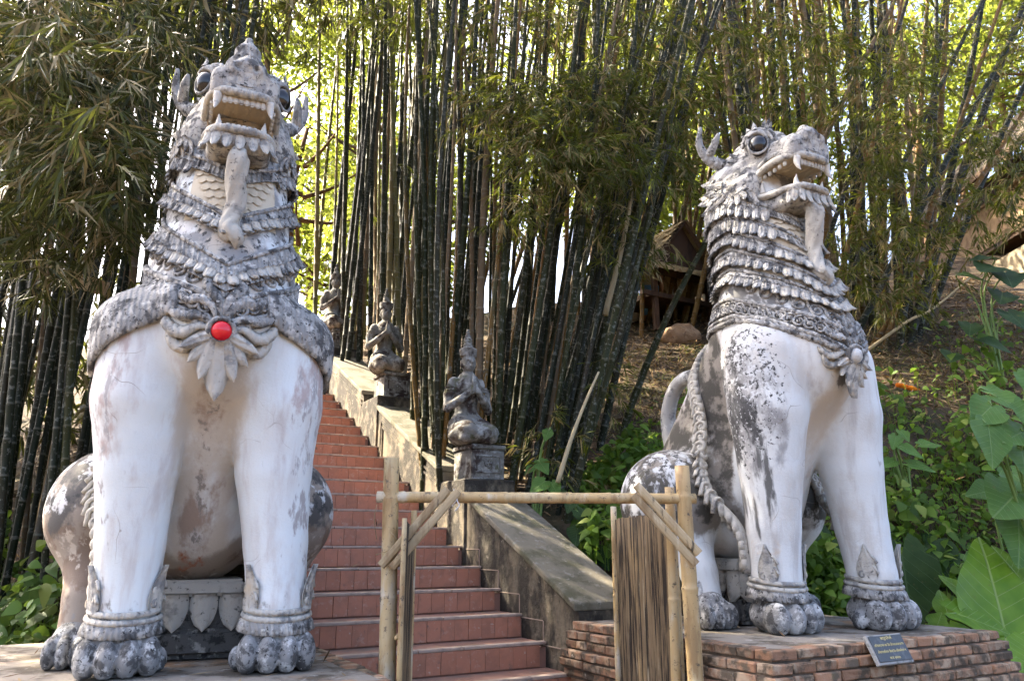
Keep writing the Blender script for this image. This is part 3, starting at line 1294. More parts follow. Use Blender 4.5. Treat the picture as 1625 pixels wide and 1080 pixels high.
    for i in range(44):
        th = R(-148 + 296 * i / 43)
        if abs(th) < R(9):
            continue
        p, nr = on_body(th, zo(th) - .062, .02)
        m = frame(p, nr, Vector((0, 0, -1)))
        if th > 0:
            m = m @ Matrix.Diagonal((-1, 1, 1, 1))
        obj('scroll', ME_scroll, band, Mo, m)
    # leaf cluster round the jewel
    gp, gn = on_body(0, 1.655, .02)
    gm = frame(gp + Vector((0, -.03, 0)), gn, Vector((0, 0, -1)))
    gset = empty_part('pendant', root)
    obj('gem_setting', ME_gemring, gset, Mo, gm)
    obj('gem', ME_gem, gset, gem_mat, gm)
    big = 1.0 if flaps else .72
    for an, ln, me in [(-62, .95, ME_petal), (62, .95, ME_petal), (-40, 1.0, ME_petal), (40, 1.0, ME_petal), (-18, 1.25, ME_petal), (18, 1.25, ME_petal), (0, 1.75, ME_petal)]:
        d = Vector((math.sin(R(an)), 0, -math.cos(R(an))))
        st = gp + d * .05
        hit, nr, _, _ = BV_body.find_nearest(st + d * .05)
        obj('pendant_leaf', me, gset, mats['lip'], frame(st + Vector((0, -.004 - .012 * (abs(an) in (18, 62)), 0)), (gn + nr).normalized(), d) @ Matrix.Scale(ln * big, 4))
    # flame scrolls sweeping out and curling up on both sides
    for s in (-1, 1):
        for q, pl_ in enumerate(([(.05, -.01), (.11, -.045), (.17, -.10), (.235, -.11), (.285, -.06), (.30, -.01)],
                                 [(.05, .02), (.12, .02), (.19, -.02), (.26, -.015), (.32, .03), (.345, .075)],
                                 [(.04, .05), (.10, .08), (.17, .075), (.24, .09), (.30, .135), (.325, .18)],
                                 [(.02, .06), (.05, .13), (.11, .17), (.18, .17), (.23, .21), (.25, .26)],
                                 [(.0, .07), (.015, .14), (.05, .20), (.09, .26), (.09, .31), (.06, .33)])):
            pts_ = []
            for (x, z) in bez([(a_, b_, 0) for a_, b_ in pl_], 20) and [(p_[0], p_[1]) for p_ in bez([(a_, b_, 0) for a_, b_ in pl_], 20)]:
                hit, nr, _, _ = BV_body.find_nearest(Vector((s * x * big, gp.y, gp.z + z * big)))
                pts_.append(hit + nr * .012)
            m_ = len(pts_)
            MB().tube(pts_, [(.010 + .024 * math.sin(math.pi * (k + 1) / (m_ + 1)) ** .8) * big for k in range(m_)], 8, prof=lambda an_, i: 1 + .18 * math.cos(3 * an_)).build('pendant_flame', gset, Mo if q > 1 else mats['lip'], True)
    # floral relief above the band
    for s in (-1, 1):
        for q in range(6):
            th = R(s * (8 + q * 12))
            z = 1.90 + q * .055
            p, nr = on_body(th, z, .004)
            obj('relief_curl', ME_scroll, band, Mo, frame(p, nr, Vector((s * .3, 0, -1))) @ Matrix.Diagonal((-s * 1.2, 1.4, 1.2, 1)))
    # shoulder flaps
    if flaps:
        for s in (-1, 1):
            v, f = [], []
            NU, NV = 10, 16
            for j in range(NV + 1):
                t = j / NV
                for i in range(NU + 1):
                    q = i / NU
                    th = s * R(27 + 68 * q + 8 * t * q)
                    zt = 1.90 + .12 * q
                    ln = .14 + .52 * q ** 1.2 * (1 - .3 * max(0, q - .8) / .2)
                    z = zt - ln * t
                    p, nr = on_body(th * (1 if z > 1.75 else 1), max(z, 1.3))
                    d = Vector((math.sin(th), -math.cos(th), 0))
                    v.append(p + d * (.012 + .022 * math.sin(math.pi * t) ** .5 + .006 * abs(math.sin(i * 1.57))))
            N = NU + 1
            for j in range(NV):
                for i in range(NU):
                    a = j * N + i
                    q4 = (a, a + 1, a + N + 1, a + N)
                    f.append(q4 if s < 0 else tuple(reversed(q4)))
            fo = obj('shoulder_flap', mesh('shoulder_flap', v, f, None, True), root, Mo)
            so = fo.modifiers.new('solid', 'SOLIDIFY')
            so.thickness = .025
            so.offset = 0
    # paws
    for s in (-1, 1):
        lx, ly = LEGX[(s + 1) // 2], LEGY[(s + 1) // 2]
        obj('paw', ME_paw, root, Mp, Matrix.Translation((lx, ly - .125, 0)) @ Matrix.Diagonal((s * .94, .95, 1.0, 1)))
        obj('paw', ME_paw, root, Mp, Matrix.Translation((s * .545, .42 if s < 0 else .74, 0)) @ Matrix.Diagonal((s * .66, .7, .85, 1)))
        # anklet: two rings, a fringe and a flame leaf on each side
        an = empty_part('anklet', root)
        rings = []
        for dz, r_, tr in ((.30, .158, .016), (.265, .166, .015)):
            pts = [(lx + r_ * math.sin(q * 2 * math.pi / 40), ly - r_ * math.cos(q * 2 * math.pi / 40), dz - .02 * math.cos(q * 2 * math.pi / 40)) for q in range(40)]
            MB().tube(pts, tr, 7, closed=True).build('anklet_ring', an, mats['lip'], True)
        v, f = [], []
        for q in range(96):
            t = q * 2 * math.pi / 96
            fl = .008 * (q % 2)
            for r_, dz in ((.164, .262), (.178 + fl, .235), (.19 + fl, .195), (.17, .19)):
                v.append((lx + r_ * math.sin(t), ly - r_ * math.cos(t), dz - .02 * math.cos(t)))
        for q in range(96):
            for r_ in range(3):
                a, b = q * 4 + r_, ((q + 1) % 96) * 4 + r_
                f.append((a, a + 1, b + 1, b))
        obj('anklet_fringe', mesh('anklet_fringe', v, f, None, True), an, Mo)
        for ang in (-62, 62):
            t = R(ang)
            p = Vector((lx + .155 * math.sin(t), ly - .155 * math.cos(t), .29))
            nr = Vector((math.sin(t), -math.cos(t), 0))
            lf = obj('anklet_leaf', ME_flame, an, mats['lip'], frame(p, nr, Vector((0, 0, 1))) @ Matrix.Diagonal((1.5, 1.1, 1.15, 1)))
            for q in range(4):
                tt = R(ang + (q % 2 * 2 - 1) * 9)
                p2 = Vector((lx + .17 * math.sin(tt), ly - .17 * math.cos(tt), .33 + .03 * q))
                obj('anklet_curl', ME_curl, an, mats['lip'], frame(p2, nr, Vector((0, 0, -1))) @ Matrix.Scale(.8, 4))
    # ornament band down the flank behind the shoulder
    for s in (-1, 1):
        sb = empty_part('flank_strip', root)
        path = bez([(s * .12, .84, 2.0), (s * .33, .74, 1.72), (s * .47, .60, 1.38), (s * .53, .45, 1.0), (s * .53, .34, .66), (s * .50, .30, .34)], 64)
        pts = []
        for p in path:
            hit, nr, _, _ = BV_body.find_nearest(Vector(p))
            pts.append(hit + nr * .008)
        for _ in range(30):
            pts = [pts[0]] + [(pts[k - 1] + pts[k] * 2 + pts[k + 1]) / 4 for k in range(1, len(pts) - 1)] + [pts[-1]]
        pts = [p_ + Vector((s * .012, 0, 0)) for p_ in pts]
        MB().tube(pts, .032, 7).build('strip_cord', sb, mats['beard'], True)
        for i in range(2, len(pts) - 1, 2):
            hit, nr, _, _ = BV_body.find_nearest(pts[i])
            tg = (pts[i + 1] - pts[i - 1]).normalized()
            obj('strip_curl', ME_curl, sb, mats['beard'], frame(pts[i] + nr * .018, nr, tg) @ Matrix.Diagonal((s * 1.35, 1.9, 1.35, 1)))
    # tail curling up over the back
    tl = bez([(0, 1.22, 1.02), (0, 1.42, 1.2), (0, 1.5, 1.5), (0, 1.40, 1.74), (0, 1.2, 1.82), (0, 1.02, 1.74), (0, .95, 1.62)], 40)
    MB().tube(tl, [.075 - .03 * i / (len(tl) - 1) for i in range(len(tl))], 10).build('tail', root, mats['hind'], True)
    tt = MB()
    for dx, dz in ((0, .14), (.05, .08), (-.05, .08), (.03, .0), (-.03, 0)):
        tt.tube(bez([(0, .98, 1.76), (dx * .5, 1.0, 1.82 + dz * .5), (dx, 1.05, 1.85 + dz)], 6), [.05, .05, .045, .04, .035, .02, .01][:7], 7)
    tt.build('tail_tuft', root, Mo, True)
    # carved lotus seat under the belly
    st = empty_part('lotus_seat', root)
    bb = bevel_box_mesh('seat_block', .62, .62, .16, .03, None, .006, 5, 2)
    obj('seat_block', bb, st, mats['dark'], Matrix.Translation((0, .78, .085)))
    obj('seat_block', bevel_box_mesh('seat_block', .58, .58, .09, .02, None, .004, 6, 2), st, mats['beard'], Matrix.Translation((0, .78, .375)))
    lm = petal_mesh('lotus_petal', .2, .15, .02, .05, .5)
    for sd in range(4):
        for q in range(4):
            x = -.23 + q * .153
            m = Matrix.Translation((0, .78, 0)) @ Matrix.Rotation(R(90 * sd), 4, 'Z') @ Matrix.Translation((x, -.27, .345))
            obj('lotus_petal', lm, st, mats['beard'], m)
    obj('seat_core', bevel_box_mesh('seat_core', .5, .5, .3, .02, None, .004, 7, 1), st, mats['dark'], Matrix.Translation((0, .78, .24)))
    return root


def empty_part(name, parent):
    o = bpy.data.objects.new(name, None)
    o.empty_display_size = .1
    return link(o, parent)


def disc_scale():
    v, f = [], []
    n = 10
    v.append((0, -.012, -.02))
    for k in range(n):
        a = math.pi * 2 * k / n
        v.append((.034 * math.cos(a), -.002 - .01 * (math.sin(a) < 0), -.022 + .036 * math.sin(a)))
    for k in range(n):
        f.append((0, 1 + k, 1 + (k + 1) % n))
    return mesh('throat_scale', v, f, None, True)


GREYS = (0.33, 0.32, 0.31)
ME_flat = disc_scale()
M_eye = NT('black_glass').done((0.008, 0.008, 0.01), 0.12, 0.6)
M_red = NT('red_jewel').done((0.75, 0.012, 0.025), 0.15, 0.6)
M_whitegem = weathered('white_boss', (0.6, 0.59, 0.56), [((0.4, 0.38, 0.34), 20, .5, .7)], .6)
M_tooth = weathered('tooth_plaster', (0.58, 0.55, 0.49), [((0.26, 0.24, 0.21), 22, .52, .7)], .75, (60, .3, .004), rand=True)
M_lip = weathered('pale_carving', (0.50, 0.475, 0.42), [((0.24, 0.235, 0.225), 11, .48, .62), ((0.10, 0.10, 0.10), 26, .60, .74), ((0.55, 0.46, 0.34), 5, .56, .7)], .85, (60, .8, .010), rand=True, stri=200)
M_orn = weathered('weathered_carving', (0.3060, 0.3015, 0.2880), [((0.5400, 0.5265, 0.4950), 14, .50, .60), ((0.0990, 0.0990, 0.0990), 11, .50, .60), ((0.0270, 0.0270, 0.0279), 32, .57, .66), ((0.5940, 0.5850, 0.5580), 45, .62, .68)], .9, (60, .9, .012), rand=True, stri=230)
M_dark = weathered('dark_carving', (0.1105, 0.1062, 0.0978), [((0.3400, 0.3230, 0.2890), 14, .53, .63), ((0.0340, 0.0340, 0.0323), 20, .52, .62)], .9, (50, .9, .014))
M_beard = weathered('cream_carving', (0.47, 0.44, 0.38), [((0.25, 0.235, 0.21), 9, .50, .66), ((0.12, 0.115, 0.105), 26, .58, .68)], .88, (60, .8, .010), rand=True)
M_throat = weathered('cream_plaster', (0.58, 0.51, 0.39), [((0.42, 0.34, 0.23), 6, .5, .68), ((0.24, 0.2, 0.15), 24, .62, .74)], .85, (40, .3, .006))
M_paw = weathered('grey_paw', (0.2550, 0.2550, 0.2507), [((0.5100, 0.5100, 0.4972), 11, .52, .60), ((0.0850, 0.0850, 0.0850), 14, .50, .60), ((0.0298, 0.0298, 0.0298), 36, .57, .66), ((0.5610, 0.5610, 0.5525), 48, .62, .68)], .9, (60, .9, .010), rand=True)
M_headm = weathered('head_plaster', (0.3404, 0.3312, 0.3174), [((0.5520, 0.5336, 0.4876), 9, .47, .58), ((0.1104, 0.1104, 0.1104), 12, .51, .61), ((0.0368, 0.0368, 0.0368), 34, .57, .67), ((0.5336, 0.4232, 0.2852), 3, .02, .12, None, [('absx', .205, .19), ('y', .36, .28), ('z', 2.815, 2.84), ('z', 3.05, 3.03)])], .9, (60, .9, .014), stri=120)
M_hind = weathered('hind_plaster', (0.36, 0.35, 0.33), [((0.60, 0.6, 0.58), 8, .5, .62), ((0.10, 0.10, 0.10), 7, .50, .62)], .88, (40, .5, .01))

WHITE = (0.70, 0.745, 0.75)
# left lion: chalky white legs, pinkish wear on the outer sides, brown belly, mottled haunches
M_bodyL = weathered('lion_plaster', WHITE, [
    ((0.66, 0.665, 0.645), 1.6, .42, .64, (1, 1, .6)),
    ((0.58, 0.56, 0.54), 9.0, .50, .72, (1, 1, .10)),
    ((0.54, 0.51, 0.49), 5.0, .52, .68, (1, 1, .30)),
    ((0.46, 0.38, 0.355), 9.0, .455, .60, (1, 1, .40), [('absx', .16, .46), ('z', .3, 1.3)]),
    ((0.38, 0.36, 0.355), 17.0, .52, .62, (1, 1, .35), [('absx', .16, .48)]),
    ((0.66, 0.67, 0.665), 26.0, .56, .64, (1, 1, .6), [('absx', .25, .5)]),
    ((0.54, 0.485, 0.41), 2.6, .28, .50, (1, 1, .7), [('absx', .30, .10)]),
    ((0.34, 0.255, 0.20), 6.0, .44, .60, (1, 1, .25), [('absx', .24, .04), ('z', 1.6, 1.35)]),
    ((0.26, 0.23, 0.20), 20.0, .52, .62, (1, 1, .3), [('absx', .17, .01)]),
    ((0.29, 0.245, 0.20), 2.0, .22, .40, None, [('y', .26, .46), ('z', 1.6, 1.2)]),
    ((0.19, 0.14, 0.105), 6.0, .44, .57, None, [('y', .34, .52), ('z', 1.0, .7)]),
    ((0.46, 0.40, 0.33), 11.0, .54, .62, None, [('y', .38, .55), ('z', .9, .7)]),
    ((0.32, 0.11, 0.05), 5.0, .45, .55, (1, 1, .3), [('y', .22, .42), ('z', 1.1, .85), ('absx', .22, .04)]),
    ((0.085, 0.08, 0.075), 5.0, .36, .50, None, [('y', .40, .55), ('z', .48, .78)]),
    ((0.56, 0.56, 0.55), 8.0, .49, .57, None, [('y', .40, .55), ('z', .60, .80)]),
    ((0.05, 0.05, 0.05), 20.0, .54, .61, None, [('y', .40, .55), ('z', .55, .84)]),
    ((0.27, 0.27, 0.27), 6.0, .44, .56, None, [('z', 1.62, 2.05)]),
    ((0.07, 0.07, 0.07), 22.0, .54, .62, None, [('z', 1.60, 2.0)]),
    ((0.62, 0.44, 0.23), 3.0, .44, .64, None, [('x', .36, .46), ('z', .62, .50), ('z', .28, .42), ('y', .3, .1)]),
    ((0.25, 0.24, 0.23), 14.0, .53, .64, (1, 1, .5), [('z', .55, .30)]),
], .72, (70, .35, .008), spec=.25, cracks=(3.4, (0.30, 0.26, 0.22)))
# right lion: dark lichen on its right shoulder and flank, streaked haunch
M_bodyR = weathered('lion_plaster_streaked', (0.70, 0.715, 0.70), [
    ((0.60, 0.575, 0.53), 3.0, .46, .66, (1, 1, .6)),
    ((0.52, 0.50, 0.475), 9.0, .50, .70, (1, 1, .12)),
    ((0.34, 0.335, 0.33), 5.0, .38, .52, (1, 1, .5), [('d', (-.62, .12, 1.45), (1, .8, .5), .66, .15)]),
    ((0.085, 0.085, 0.085), 8.0, .42, .54, (1, 1, .45), [('d', (-.66, .2, 1.38), (1, .8, .45), .64, .12)]),
    ((0.58, 0.59, 0.59), 14.0, .50, .58, None, [('d', (-.55, .05, 1.70), (1, 1, .9), .55, .15)]),
    ((0.06, 0.06, 0.06), 34.0, .52, .60, None, [('d', (-.6, .1, 1.5), (1, .8, .5), .65, .2)]),
    ((0.62, 0.63, 0.63), 40.0, .56, .63, None, [('d', (-.6, .1, 1.45), (1, .8, .6), .6, .2)]),
    ((0.14, 0.14, 0.135), 12.0, .48, .60, (1, 1, .14), [('d', (-.6, .2, .9), (1, .8, .5), .55, .15)]),
    ((0.56, 0.49, 0.40), 2.6, .32, .54, (1, 1, .6), [('absx', .27, .06)]),
    ((0.19, 0.165, 0.14), 9.0, .47, .58, (1, 1, .3), [('absx', .17, .02), ('z', 1.0, 1.5)]),
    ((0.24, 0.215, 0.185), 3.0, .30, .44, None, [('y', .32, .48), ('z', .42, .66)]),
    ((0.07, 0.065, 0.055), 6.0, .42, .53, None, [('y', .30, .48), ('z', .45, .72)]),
    ((0.56, 0.57, 0.57), 7.0, .47, .57, (2.2, 1, .8), [('absx', .40, .54), ('y', .5, .62), ('z', .45, .75)]),
    ((0.08, 0.08, 0.08), 18.0, .52, .60, (1.6, 1, .8), [('absx', .36, .54), ('y', .5, .62), ('z', .4, .80)]),
    ((0.58, 0.42, 0.26), 4.0, .44, .62, None, [('x', -.30, -.42), ('z', .66, .52), ('z', .3, .46), ('y', .3, .15)]),
    ((0.18, 0.18, 0.18), 7.0, .48, .58, None, [('z', 1.70, 2.0)]),
    ((0.17, 0.165, 0.16), 12.0, .49, .60, (1, 1, .5), [('z', .50, .25)]),
], .75, (70, .40, .009), spec=.25, cracks=(3.0, (0.28, 0.25, 0.21)))


def lion_mats(body):
    return dict(body=body, ornament=M_orn, tooth=M_tooth, paw=M_paw, throat=M_throat, head=M_headm, eye=M_eye, lip=M_lip, beard=M_beard, dark=M_dark, hind=M_hind, flat=ME_flat)


LION_L = sp(-2.595, -0.48, ZL)
LION_R = sp(.985, -1.42, ZR)
build_lion('white guardian lion with a red jewel on its chest, left of the stairs', LION_L, YAW - R(6), lion_mats(M_bodyL),
           [(2.88, 2.66, .08, 70, 44, 38, ME_scale2, .75), (2.70, 2.34, .13, 88, 52, 0, ME_scale, .66), (2.46, 2.04, .17, 92, 56, 0, ME_scale, .70)],
           True, M_red, .20)
build_lion('white guardian lion with dark lichen and a white chest boss, right of the bamboo gate', LION_R, YAW - R(2), lion_mats(M_bodyR),
           [(2.92, 2.68, .08, 80, 42, 34, ME_scale2, .85), (2.80, 2.48, .08, 80, 44, 30, ME_scale2, .88), (2.66, 2.32, .085, 85, 46, 0, ME_scale, .76), (2.51, 2.17, .085, 85, 48, 0, ME_scale, .76), (2.36, 2.04, .09, 90, 50, 0, ME_scale, .76)],
           False, M_whitegem, .09)
# ------------------------------------------------------------------ bamboo gate
def at_w(u, v, w):
    d = ray(u, v)
    o = Vector((0, 0, EYE)) - O
    t = (w - o.dot(W)) / d.dot(W)
    return Vector((0, 0, EYE)) + d * t


def at_a(u, v, a):
    d = ray(u, v)
    o = Vector((0, 0, EYE)) - O
    t = (a - o.dot(A)) / d.dot(A)
    return Vector((0, 0, EYE)) + d * t


M_drybamboo = weathered('dry_bamboo', (0.4420, 0.3060, 0.1403), [((0.4760, 0.3740, 0.2125), 5, .45, .62, (1, 1, .25)), ((0.2890, 0.1870, 0.0850), 12, .50, .66, (1, 1, .2)), ((0.5100, 0.4505, 0.3400), 6, .54, .66, (1, 1, .3)), ((0.1020, 0.0765, 0.0510), 24, .58, .68), ((0.0595, 0.0467, 0.0340), 60, .62, .70)], .5, (60, .3, .006), rand=True, vary=.06, spec=.4)
M_split = weathered('split_bamboo', (0.3995, 0.3060, 0.1785), [((0.2380, 0.1615, 0.0850), 7, .48, .62, (1, 1, .12)), ((0.5100, 0.4250, 0.2890), 14, .58, .7, (1, 1, .2)), ((0.0595, 0.0467, 0.0340), 22, .60, .72, (1, 1, .15))], .7, (60, .4, .006), rand=True, vary=.1)
M_slat = weathered('weathered_slat', (0.2295, 0.1615, 0.0892), [((0.0382, 0.0289, 0.0204), 14, .45, .58, (1, 1, .10)), ((0.4420, 0.3655, 0.2465), 12, .58, .7, (1, 1, .1))], .85, (60, .5, .006), rand=True, vary=.13)
M_string = NT('white_string').done((0.75, 0.74, 0.72), .8)


def pole_data(p0, p1, r0, r1, nodes, hollow=True, n=14, seed=0):
    """dry bamboo pole with swollen joints, open at the top"""
    rr = random.Random(seed)
    p0, p1 = Vector(p0), Vector(p1)
    ts = [0.0]
    rad = [r0]
    for k in range(nodes):
        t = (k + .5 + rr.uniform(-.15, .15)) / nodes
        for dt, s in ((-.016, 1.0), (-.006, 1.05), (-.001, 1.085), (.003, 1.06), (.007, .95), (.02, .99)):
            ts.append(t + dt)
            rad.append((r0 + (r1 - r0) * t) * s)
    ts.append(1.0)
    rad.append(r1)
    pts = [p0.lerp(p1, t) for t in ts]
    v, f = tube_data(pts, rad, n, cap=False)
    m = len(pts)
    if hollow:
        # wall thickness and a dark inside
        ax = (p1 - p0).normalized()
        base = len(v)
        for k in range(n):
            o = v[(m - 1) * n + k]
            v.append(p1 + (o - p1) * .72)
        for k in range(n):
            o = v[(m - 1) * n + k]
            v.append(p1 + (o - p1) * .72 - ax * .12)
        for k in range(n):
            l = (k + 1) % n
            f.append(((m - 1) * n + k, (m - 1) * n + l, base + l, base + k))
            f.append((base + k, base + l, base + n + l, base + n + k))
        f.append(tuple(range(base + n, base + 2 * n)))
    f.append(tuple(reversed(range(n))))
    return v, f


def build_gate():
    root = empty('bamboo_gate', sp(-.9, -1.3, .1))
    tag(root, 'bamboo gate frame with crossbar and slat braces across the stairs', 'gate')
    inv = Matrix.Translation(-root.location)

    def put(name, v, f, mat, smooth=True):
        me = mesh(name, [inv @ Vector(p) for p in v], f, mat, smooth)
        return obj(name, me, root)
    lt, lb = at_w(621.5, 727, -1.66), at_w(614, 1076, -1.67)
    rt, rb = at_w(1082, 739, -.185), at_w(1104, 1076, -.185)
    for (t, b, r0, r1, sd) in ((lt, lb, .046, .043, 3), (rt, rb, .046, .041, 5)):
        d = (b - t).normalized()
        b2 = t + d * ((t.z - 0.05) / -d.z)
        v, f = pole_data(b2, t, r0, r1, 4, True, 16, sd)
        put('post', v, f, M_drybamboo)
    # crossbar through both posts
    cl = lt.lerp(lb, (793 - 727) / (1076 - 727))
    cr_ = rt.lerp(rb, (794 - 739) / (1076 - 739))
    dv = (cr_ - cl).normalized()
    e0 = cl - dv * .075
    e1 = cr_ + dv * .065
    v, f = pole_data(e0, e1, .031, .029, 6, True, 14, 9)
    put('crossbar', v, f, M_drybamboo)
    # stub behind the right post
    back = Vector((0, 1, 0))
    v, f = pole_data(rb + Vector((-.085, .13, -.6)), rt.lerp(rb, .1) + Vector((-.055, .11, 0)), .03, .028, 4, True, 12, 4)
    put('rear_post', v, f, M_drybamboo)
    # braces: two split halves side by side on each corner
    def brace(pa, pb, wdt, toward):
        pa, pb = Vector(pa), Vector(pb)
        ax = (pb - pa)
        L = ax.length
        ax.normalize()
        n = Vector((0, -1, 0)) + toward
        n = (n - ax * n.dot(ax)).normalized()
        s = ax.cross(n)
        for q in (-.5, .5):
            vv, ff = [], []
            K = 9
            for i in range(K):
                t = i / (K - 1)
                for j in range(5):
                    an = math.pi * j / 4
                    off = s * (math.cos(an) * wdt * .48 + q * wdt * 1.06) + n * (.006 + math.sin(an) * wdt * .22)
                    vv.append(pa + ax * (L * t + q * .03) + off)
                vv.append(pa + ax * (L * t + q * .03) + s * (-wdt * .48 + q * wdt * 1.06) - n * .004)
                vv.append(pa + ax * (L * t + q * .03) + s * (wdt * .48 + q * wdt * 1.06) - n * .004)
            # order: arc 0..4 then back corners 5 (minus side), 6 (plus side)
            order = [0, 1, 2, 3, 4, 5, 6]
            for i in range(K - 1):
                for j in range(7):
                    a, b = order[j], order[(j + 1) % 7]
                    ff.append((i * 7 + a, i * 7 + b, i * 7 + 7 + b, i * 7 + 7 + a))
            ff.append(tuple(reversed([o for o in order])))
            ff.append(tuple((K - 1) * 7 + o for o in order))
            put('brace', vv, ff, M_split, False)
    f_off = Vector((0, -.055, 0))
    yl = cl.y - .06
    brace(at_depth(613, 899, lb.lerp(lt, .5).y - .062), at_depth(719, 777, (cl.lerp(cr_, .2)).y - .052), .048, Vector((.1, 0, 0)))
    brace(at_depth(1107, 886, rb.lerp(rt, .5).y - .066), at_depth(1007, 777, (cl.lerp(cr_, .8)).y - .052), .048, Vector((-.1, 0, 0)))
    # white string knotted on the bar, and loose ties
    k0 = at_depth(722, 782, cl.lerp(cr_, .2).y - .045)
    st = MB()
    for dx, ln in ((-.006, .075), (.006, .095), (.0, .06)):
        st.tube(bez([k0 + Vector((dx, 0, .02)), k0 + Vector((dx * 2, -.012, -ln * .4)), k0 + Vector((dx * 3 + .006, -.004, -ln * .7)), k0 + Vector((dx * 1.2 - .006, 0, -ln))], 9), .0035, 5)
    st.v = [inv @ Vector(p) for p in st.v]
    st.build('string', root, M_string, True)
    for (u0, v0), (u1, v1), (u2, v2) in (((598, 800), (594, 822), (598, 855)), ((636, 868), (618, 872), (596, 880)), ((615, 842), (628, 852), (640, 880))):
        y = cl.y - .05
        tb = MB().tube(bez([inv @ at_depth(u0, v0, y), inv @ at_depth(u1, v1, y - .02), inv @ at_depth(u2, v2, y)], 8), .002, 4)
        tb.build('tie', root, M_split, True)

    # screens (open leaves)
    def screen(label, pl, pr, ztl, ztr, zb, n, sd, pole_l=None, pole_r=None):
        r2 = empty('slat_screen', (pl + pr) / 2 * 1.0)
        r2.location.z = zb
        tag(r2, label, 'screen', 'open leaves of the bamboo gate')
        iv = Matrix.Translation(-r2.location)
        rr = random.Random(sd)
        d = (pr - pl)
        L = d.length
        d.normalize()
        nn = Vector((-d.y, d.x, 0))
        for i in range(n):
            t = (i + .5) / n
            p = pl + d * L * t
            zt = ztl + (ztr - ztl) * t + rr.uniform(-.006, .006)
            r_ = L / n * .60
            pts = [iv @ (Vector((p.x, p.y, zb + (zt - zb) * q / 6)) + nn * rr.uniform(-.0025, .0025) + d * rr.uniform(-.001, .001)) for q in range(7)]
            v, f = tube_data(pts, [r_ * rr.uniform(.92, 1.04) for _ in range(7)], 6)
            obj('slat', mesh('slat', v, f, M_slat, True), r2)
        for zz in (.22, .62):
            z = zb + (ztl - zb) * zz
            v, f = tube_data([iv @ (Vector((pl.x, pl.y, z)) + nn * .022), iv @ (Vector((pr.x, pr.y, z)) + nn * .022)], .012, 8)
            obj('batten', mesh('batten', v, f, M_drybamboo, True), r2)
        for pp, zt, rad in (pole_l, pole_r):
            v, f = pole_data(iv @ Vector((pp.x, pp.y, zb)), iv @ Vector((pp.x + (pp.x - (pl.x + pr.x) / 2) * -.04, pp.y, zt)), rad, rad * .93, 4, True, 12, sd)
            obj('stile', mesh('stile', v, f, M_drybamboo, True), r2)
    # right leaf: swings back from the right post
    a_ = at_depth(986, 1076, 4.95)
    b_ = at_depth(1076, 1076, 4.50)
    a_.z = b_.z = 0
    zt_l = at_depth(980, 823, 4.95).z
    zt_r = at_depth(1066, 812, 4.52).z
    screen('dark slatted bamboo screen hanging beside the brick plinth', a_, b_, zt_l, zt_r, .25, 42, 21,
           (a_ - (b_ - a_).normalized() * .03, at_depth(975, 803, 4.95).z, .02), (b_ + (b_ - a_).normalized() * .028, at_depth(1070, 776, 4.52).z, .024))
    a_ = at_depth(634, 1076, 4.05)
    b_ = at_depth(648, 1076, 4.68)
    a_.z = b_.z = 0
    screen('slatted bamboo screen seen edge-on beside the left gate post', a_, b_, at_depth(640, 828, 4.05).z, at_depth(648, 840, 4.68).z, .12, 27, 22,
           (a_ - (b_ - a_).normalized() * .03, at_depth(638, 822, 4.05).z, .014), (b_ + (b_ - a_).normalized() * .03, at_depth(650, 809, 4.68).z, .02))


build_gate()

# ------------------------------------------------------------------ plaque on the right plinth
def build_plaque():
    # lies tilted over the front edge; top edge on the bed, bottom edge proud of the courses
    pc = at_a(1410, 1030, -1.925)
    root = empty('plaque', pc, YAW)
    tag(root, 'small dark inscribed stone plaque with gold lettering on the brick plinth', 'plaque')
    root.rotation_euler = Euler((R(64), 0, YAW))
    root.scale = (.84, .84, .84)
    M_slate = weathered('dark_slate', (0.035, 0.038, 0.038), [((0.09, 0.09, 0.085), 14, .5, .7)], .35, (50, .2, .003), spec=.5)
    M_edge = weathered('plaque_edge', (0.30, 0.30, 0.29), [((0.14, 0.14, 0.13), 20, .5, .65)], .8)
    M_gold = NT('gold_paint').done((0.62, 0.52, 0.22), .4, .5)
    obj('slab', bevel_box_mesh('slab', .345, .185, .03, .004, M_edge), root)
    obj('face', bevel_box_mesh('face', .325, .16, .006, .002, M_slate), root, None, Matrix.Translation((0, .004, .0175)))
    for txt, y, sz in (('พญาสิงห์', .058, .030), ('สร้างถวาย ณ วัด บ้านดอนกลาง', .018, .023), ('อำเภอเมือง จังหวัด เชียงใหม่ ฯ', -.022, .023), ('พ.ศ. ๒๕๓๖', -.062, .024)):
        cu = bpy.data.curves.new('inscription', 'FONT')
        cu.body = txt
        cu.size = sz
        cu.align_x = 'CENTER'
        cu.extrude = .0006
        cu.materials.append(M_gold)
        tmp = bpy.data.objects.new('tmp_text', cu)
        COL.objects.link(tmp)
        dg = bpy.context.evaluated_depsgraph_get()
        me = bpy.data.meshes.new_from_object(tmp.evaluated_get(dg))
        me.name = 'inscription'
        bpy.data.objects.remove(tmp)
        obj('inscription', me, root, None, None, (0, y, .0215))


build_plaque()

